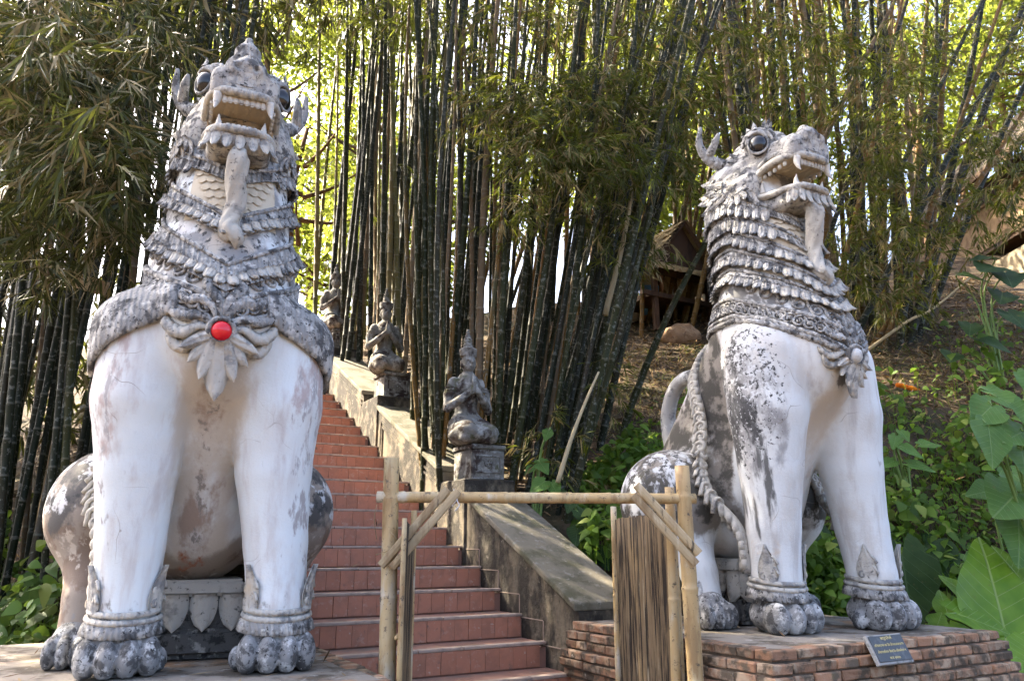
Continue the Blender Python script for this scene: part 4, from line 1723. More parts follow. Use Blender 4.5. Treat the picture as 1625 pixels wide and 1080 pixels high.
# ------------------------------------------------------------------ kneeling figures on the stair wall
def kneeler(G):
    g = (np.abs(G[0]), G[1], G[2])
    hips = ell(g, (0, .10, .17), (.20, .19, .16))
    # thighs swing to local -x/front, draped cloth
    th = smin(cone(G, (-.06, .02, .20), (-.10, -.24, .11), .13, .10), cone(G, (.08, .02, .19), (.16, -.22, .10), .13, .10), .06)
    drape = ell(G, (.03, -.06, .10), (.27, .27, .11))
    t = smin(smin(hips, th, .08), drape, .06)
    waist = chain(g, [(0, .09, .26, .14), (0, .06, .42, .115), (0, .04, .58, .15), (0, .04, .64, .13)], .04)
    t = smin(t, waist, .06)
    arm = chain(g, [(.165, .05, .635, .07), (.225, .05, .52, .058), (.245, .02, .38, .05)], .02)
    fore = chain(g, [(.245, .02, .38, .05), (.14, -.11, .45, .042), (.035, -.17, .54, .032)], .02)
    t = smin(t, smin(arm, fore, .02), .025)
    hand = chain(g, [(.016, -.175, .53, .026), (.012, -.17, .62, .022), (.006, -.15, .70, .012)], .01)
    t = smin(t, hand, .012)
    for q in range(3):
        t = smin(t, np.sqrt((np.sqrt((g[0] - .21) ** 2 + (g[1] - .045) ** 2) - .066) ** 2 + (g[2] - .53 - q * .03) ** 2) - .006, .006)
    nk = cone(g, (0, .04, .62), (0, .03, .78), .055, .05)
    t = smin(t, nk, .03)
    coll = np.sqrt((np.sqrt(g[0] ** 2 + (g[1] - .035) ** 2) - .085) ** 2 + (g[2] - .655) ** 2) - .022
    t = smin(t, coll, .015)
    hd = smin(ell(g, (0, .02, .865), (.082, .095, .105)), ell(g, (0, -.015, .815), (.058, .06, .055)), .03)
    hd = smin(hd, cone(g, (0, -.075, .885), (0, -.094, .848), .010, .016), .012)
    hd = smax(hd, -ell(g, (.032, -.085, .882), (.022, .02, .011)), .008)
    hd = smin(hd, ell(g, (.032, -.066, .879), (.017, .014, .008)), .004)
    hd = smin(hd, ell(g, (0, -.072, .808), (.024, .013, .007)), .005)
    hd = smin(hd, ell(g, (.082, .03, .85), (.014, .025, .045)), .008)
    t = smin(t, hd, .02)
    crown = np.maximum(np.sqrt(g[0] ** 2 + (g[1] - .03) ** 2) - (.098 + .12 * (g[2] - .93)), np.abs(g[2] - .965) - .042)
    t = smin(t, crown, .008)
    sp_ = chain(g, [(0, .035, 1.0, .07), (0, .04, 1.06, .05), (0, .045, 1.11, .045), (0, .045, 1.2, .018), (0, .045, 1.23, .008)], .01)
    sp_ = sp_ + .006 * np.sin(g[2] * 190)
    t = smin(t, sp_, .012)
    # carved folds on the cloth
    t = t + np.where((G[2] < .3), .006 * np.sin(60 * (G[2] + .5 * G[0] + .3 * G[1])), 0) * 1.0
    return smax(t, -(G[2] - .004), .004)


ME_kneel = sdf_mesh('figure', kneeler, (-.36, -.42, -.02), (.36, .36, 1.26), .0105)
M_stone = weathered('lichen_stone', (0.1716, 0.1650, 0.1452), [((0.3036, 0.3036, 0.2838), 9, .48, .58), ((0.0462, 0.0343, 0.0297), 7, .48, .62), ((0.0924, 0.0924, 0.0462), 5, .58, .7), ((0.3300, 0.3234, 0.2970), 26, .62, .70)], .95, (45, .9, .012), rand=True)


def build_kneeler(a, zt, rz, label):
    root = empty('kneeling_statue', sp(.28, a, zt), YAW + rz)
    tag(root, label, 'statue', 'kneeling praying figures on the stair wall')
    ped = MB()
    me = bevel_box_mesh('pedestal', .36, .42, .30, .012, M_stone, .003, 3, 2)
    p = obj('pedestal', me, root, None, Matrix.Translation((0, 0, .15)) @ Matrix.Rotation(-rz, 4, 'Z'))
    obj('pedestal_lip', bevel_box_mesh('pedestal_lip', .39, .45, .045, .01, M_stone, .003, 4, 2), root, None, Matrix.Translation((0, 0, .322)) @ Matrix.Rotation(-rz, 4, 'Z'))
    # sunk panel with a rosette on the front
    for (x, z, sx, sz) in ((0, .075, .27, .016), (0, .235, .27, .016), (-.127, .155, .016, .144), (.127, .155, .016, .144)):
        m = Matrix.Rotation(-rz, 4, 'Z') @ Matrix.Translation((x, -.232, z - .15))
        obj('panel_frame', bevel_box_mesh('panel_frame', sx, .012, sz, .003, M_stone), p, None, Matrix.Translation((x, -.214, z - .15)))
    for q in range(8):
        an = 2 * math.pi * q / 8
        obj('rosette_leaf', ME_petal_s, p, M_stone, Matrix.Translation((.02 * math.sin(an) * 2, -.208, .005 + .02 * math.cos(an))) @ Matrix.Rotation(an, 4, 'Y') @ Matrix.Diagonal((.7, .7, .5, 1)))
    obj('figure', ME_kneel, root, M_stone, Matrix.Translation((-.12, 0, .345)) @ Matrix.Diagonal((.88, .95, 1.0, 1)))
    return root


def wall_top(a):
    return Z0 + RISE * a / TREAD + .48


build_kneeler(PIERS[0], wall_top(PIERS[0]), R(-4), 'nearest kneeling stone figure with praying hands, speckled with lichen')
build_kneeler(PIERS[1], wall_top(PIERS[1]), R(-8), 'middle kneeling stone figure on the stair wall, before sunlit stems')
build_kneeler(PIERS[2], wall_top(PIERS[2]), R(2), 'farthest kneeling stone figure, beside the left lion shoulder')

# ------------------------------------------------------------------ thatched hut on the slope, people
M_wood = weathered('dark_wood', (0.0800, 0.0440, 0.0240), [((0.0400, 0.0240, 0.0160), 8, .5, .65, (1, 1, .2))], .7, (40, .4, .006), rand=True, vary=.13)
M_thatch = weathered('thatch', (0.3520, 0.2640, 0.1360), [((0.2080, 0.1440, 0.0720), 9, .48, .62), ((0.4400, 0.3600, 0.2160), 20, .58, .7)], .95, (60, .7, .01))
M_palewall = weathered('pale_wall', (0.62, 0.61, 0.56), [((0.45, 0.44, 0.40), 5, .5, .7)], .85, None)


def build_hut():
    yd = 13.6
    c = at_depth(1086, 472, yd)
    gz = float(ground_z(c.x, c.y))
    root = empty('thatched_hut', (c.x, c.y, gz - .05), R(30))
    tag(root, 'small thatched hut with dark timber gable on the leafy slope', 'hut')
    fz = c.z - gz
    hw, dp = .78, 1.7
    zt = at_depth(1092, 352, yd).z - gz
    ez = at_depth(1092, 432, yd).z - gz
    # posts and beams
    for x in (-hw + .1, hw - .1):
        for y in (0.05, dp - .1):
            MB().box((x, y, ez / 2), (.09, .09, ez)).build('post', root, M_wood)
    for y in (0.0, dp - .05):
        MB().box((0, y, fz), (hw * 2 + .5, .07, .09)).build('beam', root, M_wood)
        MB().box((0, y, ez - .05), (hw * 2 + .1, .06, .08)).build('beam', root, M_wood)
    for x in (-hw, hw):
        MB().box((x, dp / 2, fz + .004), (.07, dp, .09)).build('beam', root, M_wood)
    MB().box((0, dp / 2, fz + .06), (hw * 2 - .1, dp - .1, .03)).build('floor_boards', root, M_wood)
    MB().box((.05, dp * .72, fz * .5 + .15), (.85, .03, fz * .9)).build('panel', root, M_palewall)
    # rafters of the gable
    for s in (-1, 1):
        m = MB()
        m.tube([(s * (hw + .12), -.12, ez - .02), (0, -.12, zt)], .045, 4)
        m.build('barge_board', root, M_wood)
    g = MB().add([(-hw, -.02, ez), (hw, -.02, ez), (0, -.02, zt - .03), (-hw, .02, ez), (hw, .02, ez), (0, .02, zt - .03)], [(0, 1, 2), (5, 4, 3), (0, 3, 4, 1), (1, 4, 5, 2), (2, 5, 3, 0)])
    g.build('gable', root, M_wood)
    # thatch in overlapping courses on both slopes, and a skirt under the gable
    for s in (-1, 1):
        slope = empty_part('roof', root)
        for k in range(6):
            t0, t1 = k / 6, (k + 1.35) / 6
            p0 = Vector((s * (hw + .22) * (1 - t0), 0, ez - .06 + (zt - ez + .08) * t0))
            p1 = Vector((s * (hw + .22) * max(1 - t1, 0), 0, ez - .06 + (zt - ez + .08) * min(t1, 1)))
            nv = Vector((s * (zt - ez), 0, hw + .2)).normalized()
            vv, ff = [], []
            n = 40
            rr = random.Random(k + 10 * s)
            for i in range(n + 1):
                y = -.16 + (dp + .35) * i / n
                j = rr.uniform(-.025, .025)
                for p, q in ((p0 - nv * .01, j), (p0 + nv * (.05 + rr.uniform(-.012, .012)), j), (p1 + nv * .015, 0), (p1 - nv * .02, 0)):
                    vv.append(Vector((p.x + s * q, y, p.z - abs(q))))
            for i in range(n):
                for j in range(4):
                    a, b = i * 4 + j, i * 4 + (j + 1) % 4
                    ff.append((a, b, b + 4, a + 4) if s > 0 else (a, a + 4, b + 4, b))
            obj('thatch_course', mesh('thatch_course', vv, ff, M_thatch), slope)
    rr = random.Random(5)
    sk = empty_part('skirt_roof', root)
    for k in range(3):
        vv, ff = [], []
        n = 36
        y0, z0 = -.42 + .13 * k, ez - .14 + .09 * k
        for i in range(n + 1):
            x = -(hw + .25) + (2 * hw + .5) * i / n
            j = rr.uniform(-.02, .02)
            vv += [(x, y0 + j, z0 - abs(j)), (x, y0 + j, z0 + .04), (x, y0 + .2, z0 + .15), (x, y0 + .2, z0 + .11)]
        for i in range(n):
            for j in range(4):
                a, b = i * 4 + j, i * 4 + (j + 1) % 4
                ff.append((a, a + 4, b + 4, b))
        obj('thatch_course', mesh('thatch_course', vv, ff, M_thatch), sk)
    return c, gz


HUT_C, HUT_GZ = build_hut()
M_skin = weathered('skin', (0.42, 0.24, 0.16), [], .6, None)
M_hair = NT('black_hair').done((0.012, 0.01, 0.01), .6)
M_shirt = weathered('patterned_shirt', (0.035, 0.035, 0.04), [((0.45, 0.43, 0.40), 14, .54, .58)], .85, None)
M_trouser = NT('dark_trousers').done((0.02, 0.02, 0.025), .9)
M_blue = NT('blue_cloth').done((0.10, 0.25, 0.52), .85)
M_greycloth = NT('grey_shirt').done((0.33, 0.31, 0.28), .9)


def person_mesh(seated=False):
    """adult about 1.68 m, facing -Y; standing leans a hand on a rail, seated has bent knees"""
    hipz = .88 if not seated else .12

    def body(G):
        g = (np.abs(G[0]), G[1], G[2])
        t = chain(G, [(0, 0, hipz, .155), (0, .01, hipz + .2, .135), (0, 0, hipz + .42, .155), (0, 0, hipz + .5, .11)], .05)
        t = smin(t, cone(g, (.0, 0, hipz + .49), (.165, 0, hipz + .47), .07, .062), .05)
        if seated:
            lg = chain(g, [(.09, 0, .1, .09), (.1, -.40, .12, .075), (.1, -.42, -.3, .05), (.1, -.5, -.36, .04)], .03)
            la = chain(g, [(.19, 0, .57, .05), (.24, .03, .32, .042), (.25, .0, .08, .032)], .02)
            hd_ = [(.25, 0, .08), (.25, -.02, .02)]
        else:
            lg = chain(g, [(.085, 0, .84, .088), (.09, -.01, .46, .058), (.09, .02, .09, .042), (.09, -.1, .04, .038)], .03)
            la = chain(g, [(.19, 0, 1.33, .05), (.25, -.02, 1.06, .042), (.24, -.14, .84, .03)], .02)
            hd_ = [(.24, -.14, .84), (.24, -.18, .76)]
        t = smin(t, lg, .05)
        t = smin(t, la, .03)
        a, b = hd_
        for q in range(4):
            t = smin(t, cone(g, a, (b[0] - .018 + .012 * q, b[1] - .01, b[2] - .012 * (q % 3)), .016, .0075), .008)
        t = smin(t, cone(g, a, (a[0] - .035, a[1] - .04, a[2] - .03), .014, .008), .008)
        nz = hipz + .5
        t = smin(t, cone(g, (0, 0, nz), (0, -.01, nz + .12), .055, .05), .03)
        hc = nz + .215
        hd = ell(g, (0, -.005, hc), (.073, .092, .112))
        hd = smin(hd, cone(g, (0, -.088, hc + .01), (0, -.108, hc - .02), .009, .014), .01)
        hd = smax(hd, -ell(g, (.03, -.092, hc + .012), (.016, .014, .01)), .006)
        hd = smin(hd, ell(g, (.03, -.08, hc + .01), (.011, .01, .008)), .003)
        hd = smin(hd, ell(g, (0, -.088, hc - .05), (.024, .008, .006)), .004)
        hd = smin(hd, ell(g, (.074, .01, hc), (.01, .02, .03)), .006)
        return smin(t, hd, .02)
    lo = (-.34, -.6 if seated else -.26, -.42 if seated else -.02)
    hi = (.34, .22, hipz + .86)
    return body, lo, hi


def build_person(label, loc, rz, seated, shirt, trousers, hair):
    fn, lo, hi = person_mesh(seated)
    root = empty('person', loc, rz)
    tag(root, label, 'person')
    me = sdf_mesh('figure', fn, lo, hi, .0135)
    hipz = .12 if seated else .88
    obj('figure', me, root, M_skin)
    n = len(me.vertices)
    co = np.empty(n * 3)
    me.vertices.foreach_get('co', co)
    co = co.reshape(-1, 3)
    no = np.array([v.normal for v in me.vertices])
    fc = [tuple(p.vertices) for p in me.polygons]

    def shell(name, cond, off, mat):
        keep = cond(co)
        ff = [f for f in fc if all(keep[i] for i in f)]
        used = sorted({i for f in ff for i in f})
        mp = {i: k for k, i in enumerate(used)}
        m2 = mesh(name, (co + no * off)[used], [tuple(mp[i] for i in f) for f in ff], mat, True)
        obj(name, m2, root)
    shell('shirt', lambda c: (c[:, 2] > hipz - .02) & (c[:, 2] < hipz + .56) & (np.abs(c[:, 0]) < .285) & ~((np.abs(c[:, 0]) > .17) & (c[:, 2] < hipz + .26)), .012, shirt)
    if seated:
        shell('trousers', lambda c: (c[:, 2] < hipz + .02) & (c[:, 2] > -.33) & (np.abs(c[:, 0]) < .2), .012, trousers)
    else:
        shell('trousers', lambda c: (c[:, 2] < hipz + .02) & (c[:, 2] > .1) & (np.abs(c[:, 0]) < .19), .012, trousers)
    hc = hipz + .5 + .215
    shell('hair', lambda c: (c[:, 2] > hc - .06) & ((c[:, 2] > hc + .055) | (c[:, 1] > .005 + .03 * ((c[:, 2] < hc)))) & (np.abs(c[:, 0]) < .1), .016, hair)


pp = at_depth(1138, 470, 13.3)
pp.z = at_depth(1133, 401, 13.3).z - 1.71
build_person('standing person in a dark patterned shirt beside the hut', pp, R(60), False, M_shirt, M_trouser, M_hair)
pp = at_depth(1030, 462, 13.9)
build_person('seated person in grey shirt and blue trousers inside the hut', (pp.x, pp.y, pp.z - .04), R(170), True, M_greycloth, M_blue, M_hair)

# ------------------------------------------------------------------ tiled building at the right
M_shingle = weathered('roof_shingle', (0.0880, 0.0704, 0.0528), [((0.1360, 0.1120, 0.0840), 6, .5, .65), ((0.0440, 0.0360, 0.0288), 12, .55, .7)], .85, (40, .4, .006), rand=True, vary=.3)
M_parapet = weathered('parapet_wood', (0.2520, 0.1680, 0.0945), [((0.1680, 0.1050, 0.0595), 4, .5, .65), ((0.3220, 0.2380, 0.1400), 9, .58, .72)], .75, (30, .3, .006))
M_lowwall = weathered('old_render', (0.2700, 0.2250, 0.1575), [((0.1500, 0.1275, 0.0900), 3, .5, .65)], .9)


def build_house():
    p1, p2 = at_depth(1470, 400, 19.5), at_depth(1650, 400, 15.2)
    d = Vector((p2.x - p1.x, p2.y - p1.y, 0))
    L = d.length
    ang = math.atan2(d.y, d.x)
    yr = at_depth(1625, 400, 15.75)

    def zz(v):
        return at_depth(1625, v, 15.75).z
    gz = float(ground_z(p1.x, p1.y)) - 1.2
    root = empty('timber_house', (p1.x, p1.y, 0), ang)
    tag(root, 'timber house with shingled roof and open gallery, behind bamboo at right', 'house')
    L += 1.2
    ez, pt, pb, lt_, lb_ = zz(268), zz(300), zz(362), zz(452), zz(500)
    # roof: rows of shingles climbing away from the viewer
    roof = empty_part('roof', root)
    run, rise = 2.6, 2.7
    rows = 13
    rr = random.Random(4)
    for k in range(rows):
        t0, t1 = k / rows, (k + 1.5) / rows
        vv, ff = [], []
        n = 40
        for i in range(n):
            x0, x1 = -1.0 + (L + 1.4) * i / n, -1.0 + (L + 1.4) * (i + .92) / n
            j = rr.uniform(-.012, .012)
            b = len(vv)
            y0, y1, z0, z1 = -.55 + run * t0, -.55 + run * t1, ez + rise * t0 + j, ez + rise * t1
            vv += [(x0, y0, z0), (x1, y0, z0), (x1, y0, z0 + .055), (x0, y0, z0 + .055), (x0, y1, z1), (x1, y1, z1), (x1, y1, z1 + .012), (x0, y1, z1 + .012)]
            ff += [(b, b + 1, b + 2, b + 3), (b + 3, b + 2, b + 6, b + 7), (b, b + 4, b + 5, b + 1), (b + 4, b + 7, b + 6, b + 5), (b, b + 3, b + 7, b + 4), (b + 1, b + 5, b + 6, b + 2)]
        tag(obj('shingle_row', mesh('shingle_row', vv, ff, M_shingle), roof), kind='stuff')
    MB().box((L / 2 - .3, -.53, ez - .06), (L + 1.4, .06, .12)).build('fascia', roof, M_wood)
    mm = MB()
    mm.add([(-1, -.5, ez - .02), (L + .4, -.5, ez - .02), (L + .4, run - .5, ez + rise - .02), (-1, run - .5, ez + rise - .02)], [(0, 1, 2, 3)])
    mm.build('roof_boarding', roof, M_wood)
    # gallery: parapet boards with dark chips standing in for shade in fret holes, posts, dark back wall
    nb = 16
    for i in range(nb):
        w_ = (L + .6) / nb
        MB().box((-.6 + w_ * (i + .5), 0, (pt + pb) / 2), (w_ - .012, .04, pt - pb)).build('parapet_board', root, M_parapet)
    for z, h in ((pt + .025, .06), (pb - .03, .09)):
        MB().box((L / 2 - .3, -.02, z), (L + .8, .12, h)).build('parapet_rail', root, M_parapet)
    for i in range(22):
        for r_ in range(3):
            x = L - 1.9 + i * .085 + (.04 if r_ % 2 else 0)
            o = obj('fret_shade', bevel_box_mesh('fret_shade', .045, .01, .05, .01, M_wood) if (i, r_) == (0, 0) else bpy.data.meshes['fret_shade'], root, None, Matrix.Translation((x, -.024, pt - .07 - r_ * .075)) @ Matrix.Rotation(R(45), 4, 'Y'))
    for i in range(5):
        MB().box((-.3 + i * 1.35, .08, (pt + ez + .15) / 2), (.09, .09, ez + .3 - pt)).build('post', root, M_wood)
    MB().box((L / 2 - .3, 1.6, (pb + ez) / 2 + .5), (L + .8, .08, ez - pb + 1.6)).build('back_wall', root, M_wood)
    MB().box((L / 2 - .3, .8, pb - .12), (L + .8, 1.7, .1)).build('floor', root, M_wood)
    for i in range(5):
        MB().box((-.3 + i * 1.35, .3, (gz + pb) / 2 - .1), (.12, .12, pb - gz)).build('stilt', root, M_wood)
    MB().box((L / 2 - .3, 1.2, (gz + pb) / 2 - .2), (L + .8, .1, pb - gz)).build('lower_wall', root, M_wood)
    MB().box((L / 2 + .2, -.5, (gz + lt_) / 2), (L + .2, .16, lt_ - gz)).build('garden_wall', root, M_lowwall)


build_house()
# ------------------------------------------------------------------ bamboo
def culm_mat(name, c1, c2, ring, patch, rough=.55):
    c1, c2, ring, patch = [tuple(q * .66 for q in c) for c in (c1, c2, ring, patch)]
    t = NT(name)
    at = t.new('Attribute', attribute_name='nd').outputs['Fac']
    fr = t.math('FRACT', at)
    d = t.math('ABSOLUTE', t.math('SUBTRACT', fr, .5))
    rg = t.rng(d, .455, .485)
    co = t.coord('Object', True, (1, 1, .3))
    nz = t.noise(co, 3.0, 5)
    col = t.mix(t.rand(), c1, c2)
    col = t.mix(t.rng(nz, .52, .68), col, patch)
    bl = t.noise(t.coord('Object', True), 26, 3)
    col = t.mix(t.math('MULTIPLY', t.rng(bl, .56, .66), .55), col, (0.2, .2, .17))
    col = t.mix(t.math('MULTIPLY', rg, .9), col, ring)
    return t.done(col, rough, .16)


M_culm_g = culm_mat('green_culm', (0.017, 0.025, 0.006), (0.042, 0.045, 0.011), (0.13, .12, .07), (0.045, 0.036, 0.014))
M_culm_d = culm_mat('dark_culm', (0.016, 0.024, 0.011), (0.035, 0.036, 0.018), (0.13, .13, .1), (0.06, 0.05, 0.03), .55)  # dark stems, a little greyer than the green ones
M_culm_y = culm_mat('yellow_culm', (0.15, 0.095, 0.022), (0.25, 0.125, 0.028), (0.12, .085, .04), (0.07, 0.065, 0.022))
M_culm_t = culm_mat('dead_culm', (0.30, 0.22, 0.13), (0.22, 0.15, 0.085), (0.36, .3, .2), (0.12, 0.085, 0.05), .8)
M_culm_f = culm_mat('pale_culm', (0.20, 0.19, 0.07), (0.30, 0.24, 0.10), (0.34, .31, .2), (0.13, 0.13, 0.05), .55)
M_bleaf = leaf_mat('bamboo_leaf', (0.022, 0.034, 0.006), (0.105, 0.12, 0.022), (0.32, 0.25, 0.10), .33, .30, (0.28, 0.32, 0.03))
M_bleaf_l = leaf_mat('bamboo_leaf_shade', (0.03, 0.042, 0.010), (0.10, 0.118, 0.030), (0.31, 0.255, 0.12), .34, .16, (0.2, 0.22, 0.04))  # shade of the left clump put into muted, less translucent leaves
M_bleaf_far = leaf_mat('bamboo_leaf_far', (0.03, 0.045, 0.01), (0.08, 0.10, 0.02), (0.26, 0.2, 0.07), .14, .42, (0.32, 0.37, 0.05))
M_twig = weathered('twig', (0.22, 0.16, 0.09), [((0.10, 0.08, 0.05), 12, .5, .65)], .8, None)
M_drytwig = weathered('dry_twig', (0.42, 0.34, 0.20), [], .8, None)


def culm_mesh(base, top, r, bend, over=1.25, seed=0):
    """a bamboo stem from base through top, swollen pale joints, tapering"""
    rr = random.Random(seed)
    base, top = Vector(base), Vector(top)
    L = (top - base).length * over
    d = (top - base).normalized()
    side = Vector((rr.uniform(-1, 1), rr.uniform(-1, 1), 0)) * bend
    nn = max(6, int(L / rr.uniform(.27, .36)))
    pts, rad, nd = [], [], []

    def P(t):
        q = (t * over)
        return base + d * (L * t) + side * (q * q - q) * 1.0
    for k in range(nn):
        for fr, sw in ((.0, 1.07), (.03, .93), (.5, .97), (.97, 1.0)):
            t = (k + fr) / nn
            pts.append(P(t))
            rad.append(r * sw * (1 - .55 * t ** 1.6))
            nd.append(k + fr)
    n = 7
    v, f = tube_data(pts, rad, n, cap=True)
    me = mesh('culm', v, f, None, True)
    at = me.attributes.new('nd', 'FLOAT', 'POINT')
    at.data.foreach_set('value', np.repeat(np.array(nd, np.float32), n))
    return me, P


SUN_GAPS = [(Vector((-1.5, 9.0, 2.6)), 1.7), (Vector((-3.4, 12.5, 4.6)), 1.3), (Vector((2.6, 11.6, 4.4)), 1.5), (Vector((7.0, 12.6, 5.2)), 1.3), (Vector((4.6, 10.6, 3.9)), 1.2), (Vector((-2.5, 14.5, 5.5)), 1.6), (Vector((2.9, 13.7, 6.9)), .9)]  # added gaps in the foliage: spot the sun should reach, radius


def sunlit(p):
    """cuts added gaps in the canopy so that the sun reaches the stairs and the slope"""
    p = np.asarray(p, float)
    sd = np.array(SUN_DIR)
    ok = np.ones(len(p), bool)
    for c, r in SUN_GAPS:
        q = p - np.array(c)
        t = q @ sd
        d = np.linalg.norm(q - t[:, None] * sd, axis=1)
        ok &= ~((t > 1.2) & (d < r))
    return ok


def sprays(centers, k=12, L=(.10, .19), Wd=(.013, .021), twig=.40, droop=.35, outdir=None, dens_dry=None):
    """leafy twigs: every twig ends in a fan of lance leaves"""
    centers = np.asarray(centers, float)
    centers = centers[sunlit(centers)]
    N = len(centers)
    az = RNG.random(N) * 2 * np.pi
    el = RNG.uniform(-.9, .35, N)
    td = np.stack([np.cos(az) * np.cos(el), np.sin(az) * np.cos(el), np.sin(el)], 1)
    if outdir is not None:
        td = td + np.asarray(outdir) * .6
        td /= np.linalg.norm(td, axis=1, keepdims=True)
    tl = RNG.uniform(.5, 1.0, N) * twig
    P, D, Nn, R_ = [], [], [], []
    base_r = RNG.random(N)
    for j in range(k):
        t = RNG.uniform(.25, 1.0, N)
        p = centers + td * (tl * t)[:, None]
        p[:, 2] -= droop * (tl * t) ** 2
        sdv = rvec(N)
        d = td * 1.0 + sdv * .75
        d[:, 2] -= RNG.uniform(.2, .9, N)
        P.append(p)
        D.append(d)
        nn = rvec(N) * .7
        nn[:, 2] += .6
        Nn.append(nn)
        R_.append(np.clip(base_r * .55 + RNG.random(N) * .45, 0, .999))
    P, D, Nn, R_ = map(np.concatenate, (P, D, Nn, R_))
    M = len(P)
    ln = RNG.uniform(L[0], L[1], M)
    out = [leaves(P, D, Nn, ln, RNG.uniform(Wd[0], Wd[1], M), ((0, 0), (.32, 1.0), (1, 0)), droop=.15, rnd=R_)]
    # the twigs themselves: thin blades
    tw = leaves(centers, td, rvec(N), tl, np.full(N, .006), ((0, 0), (.3, 1.0), (1, 0)), droop=droop * .4, rnd=np.full(N, .995))
    out.append(tw)
    return out


def px_cloud(n, u0, u1, v0, v1, y0, y1):
    """random places inside a block of space seen between these lines of sight"""
    out = []
    for _ in range(n):
        p = at_depth(random.uniform(u0, u1), random.uniform(v0, v1), random.uniform(y0, y1))
        out.append(tuple(p))
    return out


def clumpy(n, blobs):
    """places gathered in tufts: blobs are (u, v, y, ru, rv, ry, weight)"""
    ws = np.array([b[6] for b in blobs], float)
    ws /= ws.sum()
    idx = RNG.choice(len(blobs), n, p=ws)
    out = []
    for i in idx:
        u, v, y, ru, rv, ry, _ = blobs[i]
        g = RNG.normal(size=3) * .5
        out.append(tuple(at_depth(u + g[0] * ru, v + g[1] * rv, max(2.5, y + g[2] * ry))))
    return out


SEED = [100]


def clump(label, specs, mats, leafparts, leaf_m, loc, bend=.25, over=1.25):
    """one bamboo clump: culms and their foliage"""
    root = empty('bamboo_clump', loc)
    tag(root, label, 'bamboo', 'bamboo clumps behind the lions')
    inv = Matrix.Translation(-root.location)
    for (b, t, r) in specs:
        SEED[0] += 1
        me, _ = culm_mesh(inv @ Vector(b), inv @ Vector(t), r, bend, over, SEED[0])
        m = random.choices([q[0] for q in mats], [q[1] for q in mats])[0]
        obj('culm', me, root, m)
    if leafparts:
        me = leaf_mesh('leaves', leafparts, leaf_m)
        o = obj('leaves', me, root, None, inv)
        tag(o, kind='stuff')
    return root


def gbase(u, y):
    """foot of a stem on the slope, y metres out along this column of view"""
    x = (u - 812.5) / FPX * y / math.cos(PITCH) * 1.0
    for _ in range(6):
        z = float(ground_z(x, y))
        d = y * math.cos(PITCH) + (z - EYE) * math.sin(PITCH)
        x = (u - 812.5) / FPX * d
    return Vector((x, y, float(ground_z(x, y)) - .05))


# left clump: dark, close behind the left lion
specs = []
for i in range(104):
    u = random.uniform(-190, 300)
    y = random.uniform(6.3, 9.6)
    b = gbase(u, y)
    specs.append((b, b + Vector((random.uniform(-.7, .5), random.uniform(-.3, .6), 9)), random.uniform(.022, .04)))
bl = [(60, 120, 5.2, 130, 130, 1.2, 3), (150, 230, 5.2, 110, 110, 1.0, 2.6), (40, 300, 5.4, 90, 110, 1.0, 2), (200, 60, 5.6, 110, 90, 1.0, 2), (180, 330, 5.6, 60, 60, .8, .6), (110, 420, 5.8, 80, 50, .8, .25), (300, 30, 7.0, 130, 60, 1.2, 1.2), (450, 20, 8.0, 120, 60, 1.4, .7), (30, 40, 5.6, 130, 80, 1.4, 2)]
lp = sprays(clumpy(1350, bl), 13, (.12, .24), (.014, .023))
up = np.stack([RNG.uniform(-14, -2.8, 2600), RNG.uniform(5.2, 13.0, 2600), RNG.uniform(6.8, 13.5, 2600)], 1)
up = up[(up[:, 2] > .84 * up[:, 1] + 1.3) | (up[:, 0] < -.62 * up[:, 1])]
lp += sprays(up, 10, (.24, .4), (.035, .06), .8)  # crown sprays out of view, added to shade the lions and ground
dk = np.stack([RNG.uniform(-13, -3.4, 2200), RNG.uniform(9.5, 13.5, 2200), RNG.uniform(1.5, 9.5, 2200)], 1)
dk = dk[dk[:, 0] < -.40 * dk[:, 1]]
lp += sprays(dk, 10, (.24, .4), (.04, .07), .8)  # leaf mass added behind the stems to keep the gaps dark
clump('dense dark bamboo clump at the left edge behind the left lion', specs, [(M_culm_d, 6), (M_culm_g, 3), (M_culm_t, 1.6)], lp, M_bleaf_l, gbase(60, 7.4))

# thin sunlit grove beyond the stairs
specs = []
for i in range(64):
    u = random.choice((random.uniform(490, 700), random.uniform(560, 690)))
    y = random.uniform(11.5, 18)
    b = gbase(u, y)
    specs.append((b, b + Vector((random.uniform(-.5, .5), random.uniform(-.3, .3), 8)), random.uniform(.032, .055)))
bl = [(520, 60, 14, 60, 70, 2, 1), (600, 90, 14, 60, 80, 2, 1), (650, 250, 14.5, 50, 60, 2, .5), (545, 330, 15, 50, 40, 2, .3), (680, 40, 13, 70, 60, 2, 1), (620, 20, 12, 90, 40, 2, 1)]
clump('slender sunlit bamboo grove beyond the kneeling figures', specs, [(M_culm_f, 4), (M_culm_g, 3), (M_culm_d, 3), (M_culm_t, 1)], sprays(clumpy(620, bl), 11, (.13, .24), (.018, .03), .5) + sprays(np.stack([RNG.uniform(-10, -3, 1100), RNG.uniform(11.5, 16, 1100), RNG.uniform(12.0, 16, 1100)], 1), 10, (.26, .42), (.04, .07), .9), M_bleaf_far, gbase(600, 15))  # second sprays: crown above the view, added to block the sun

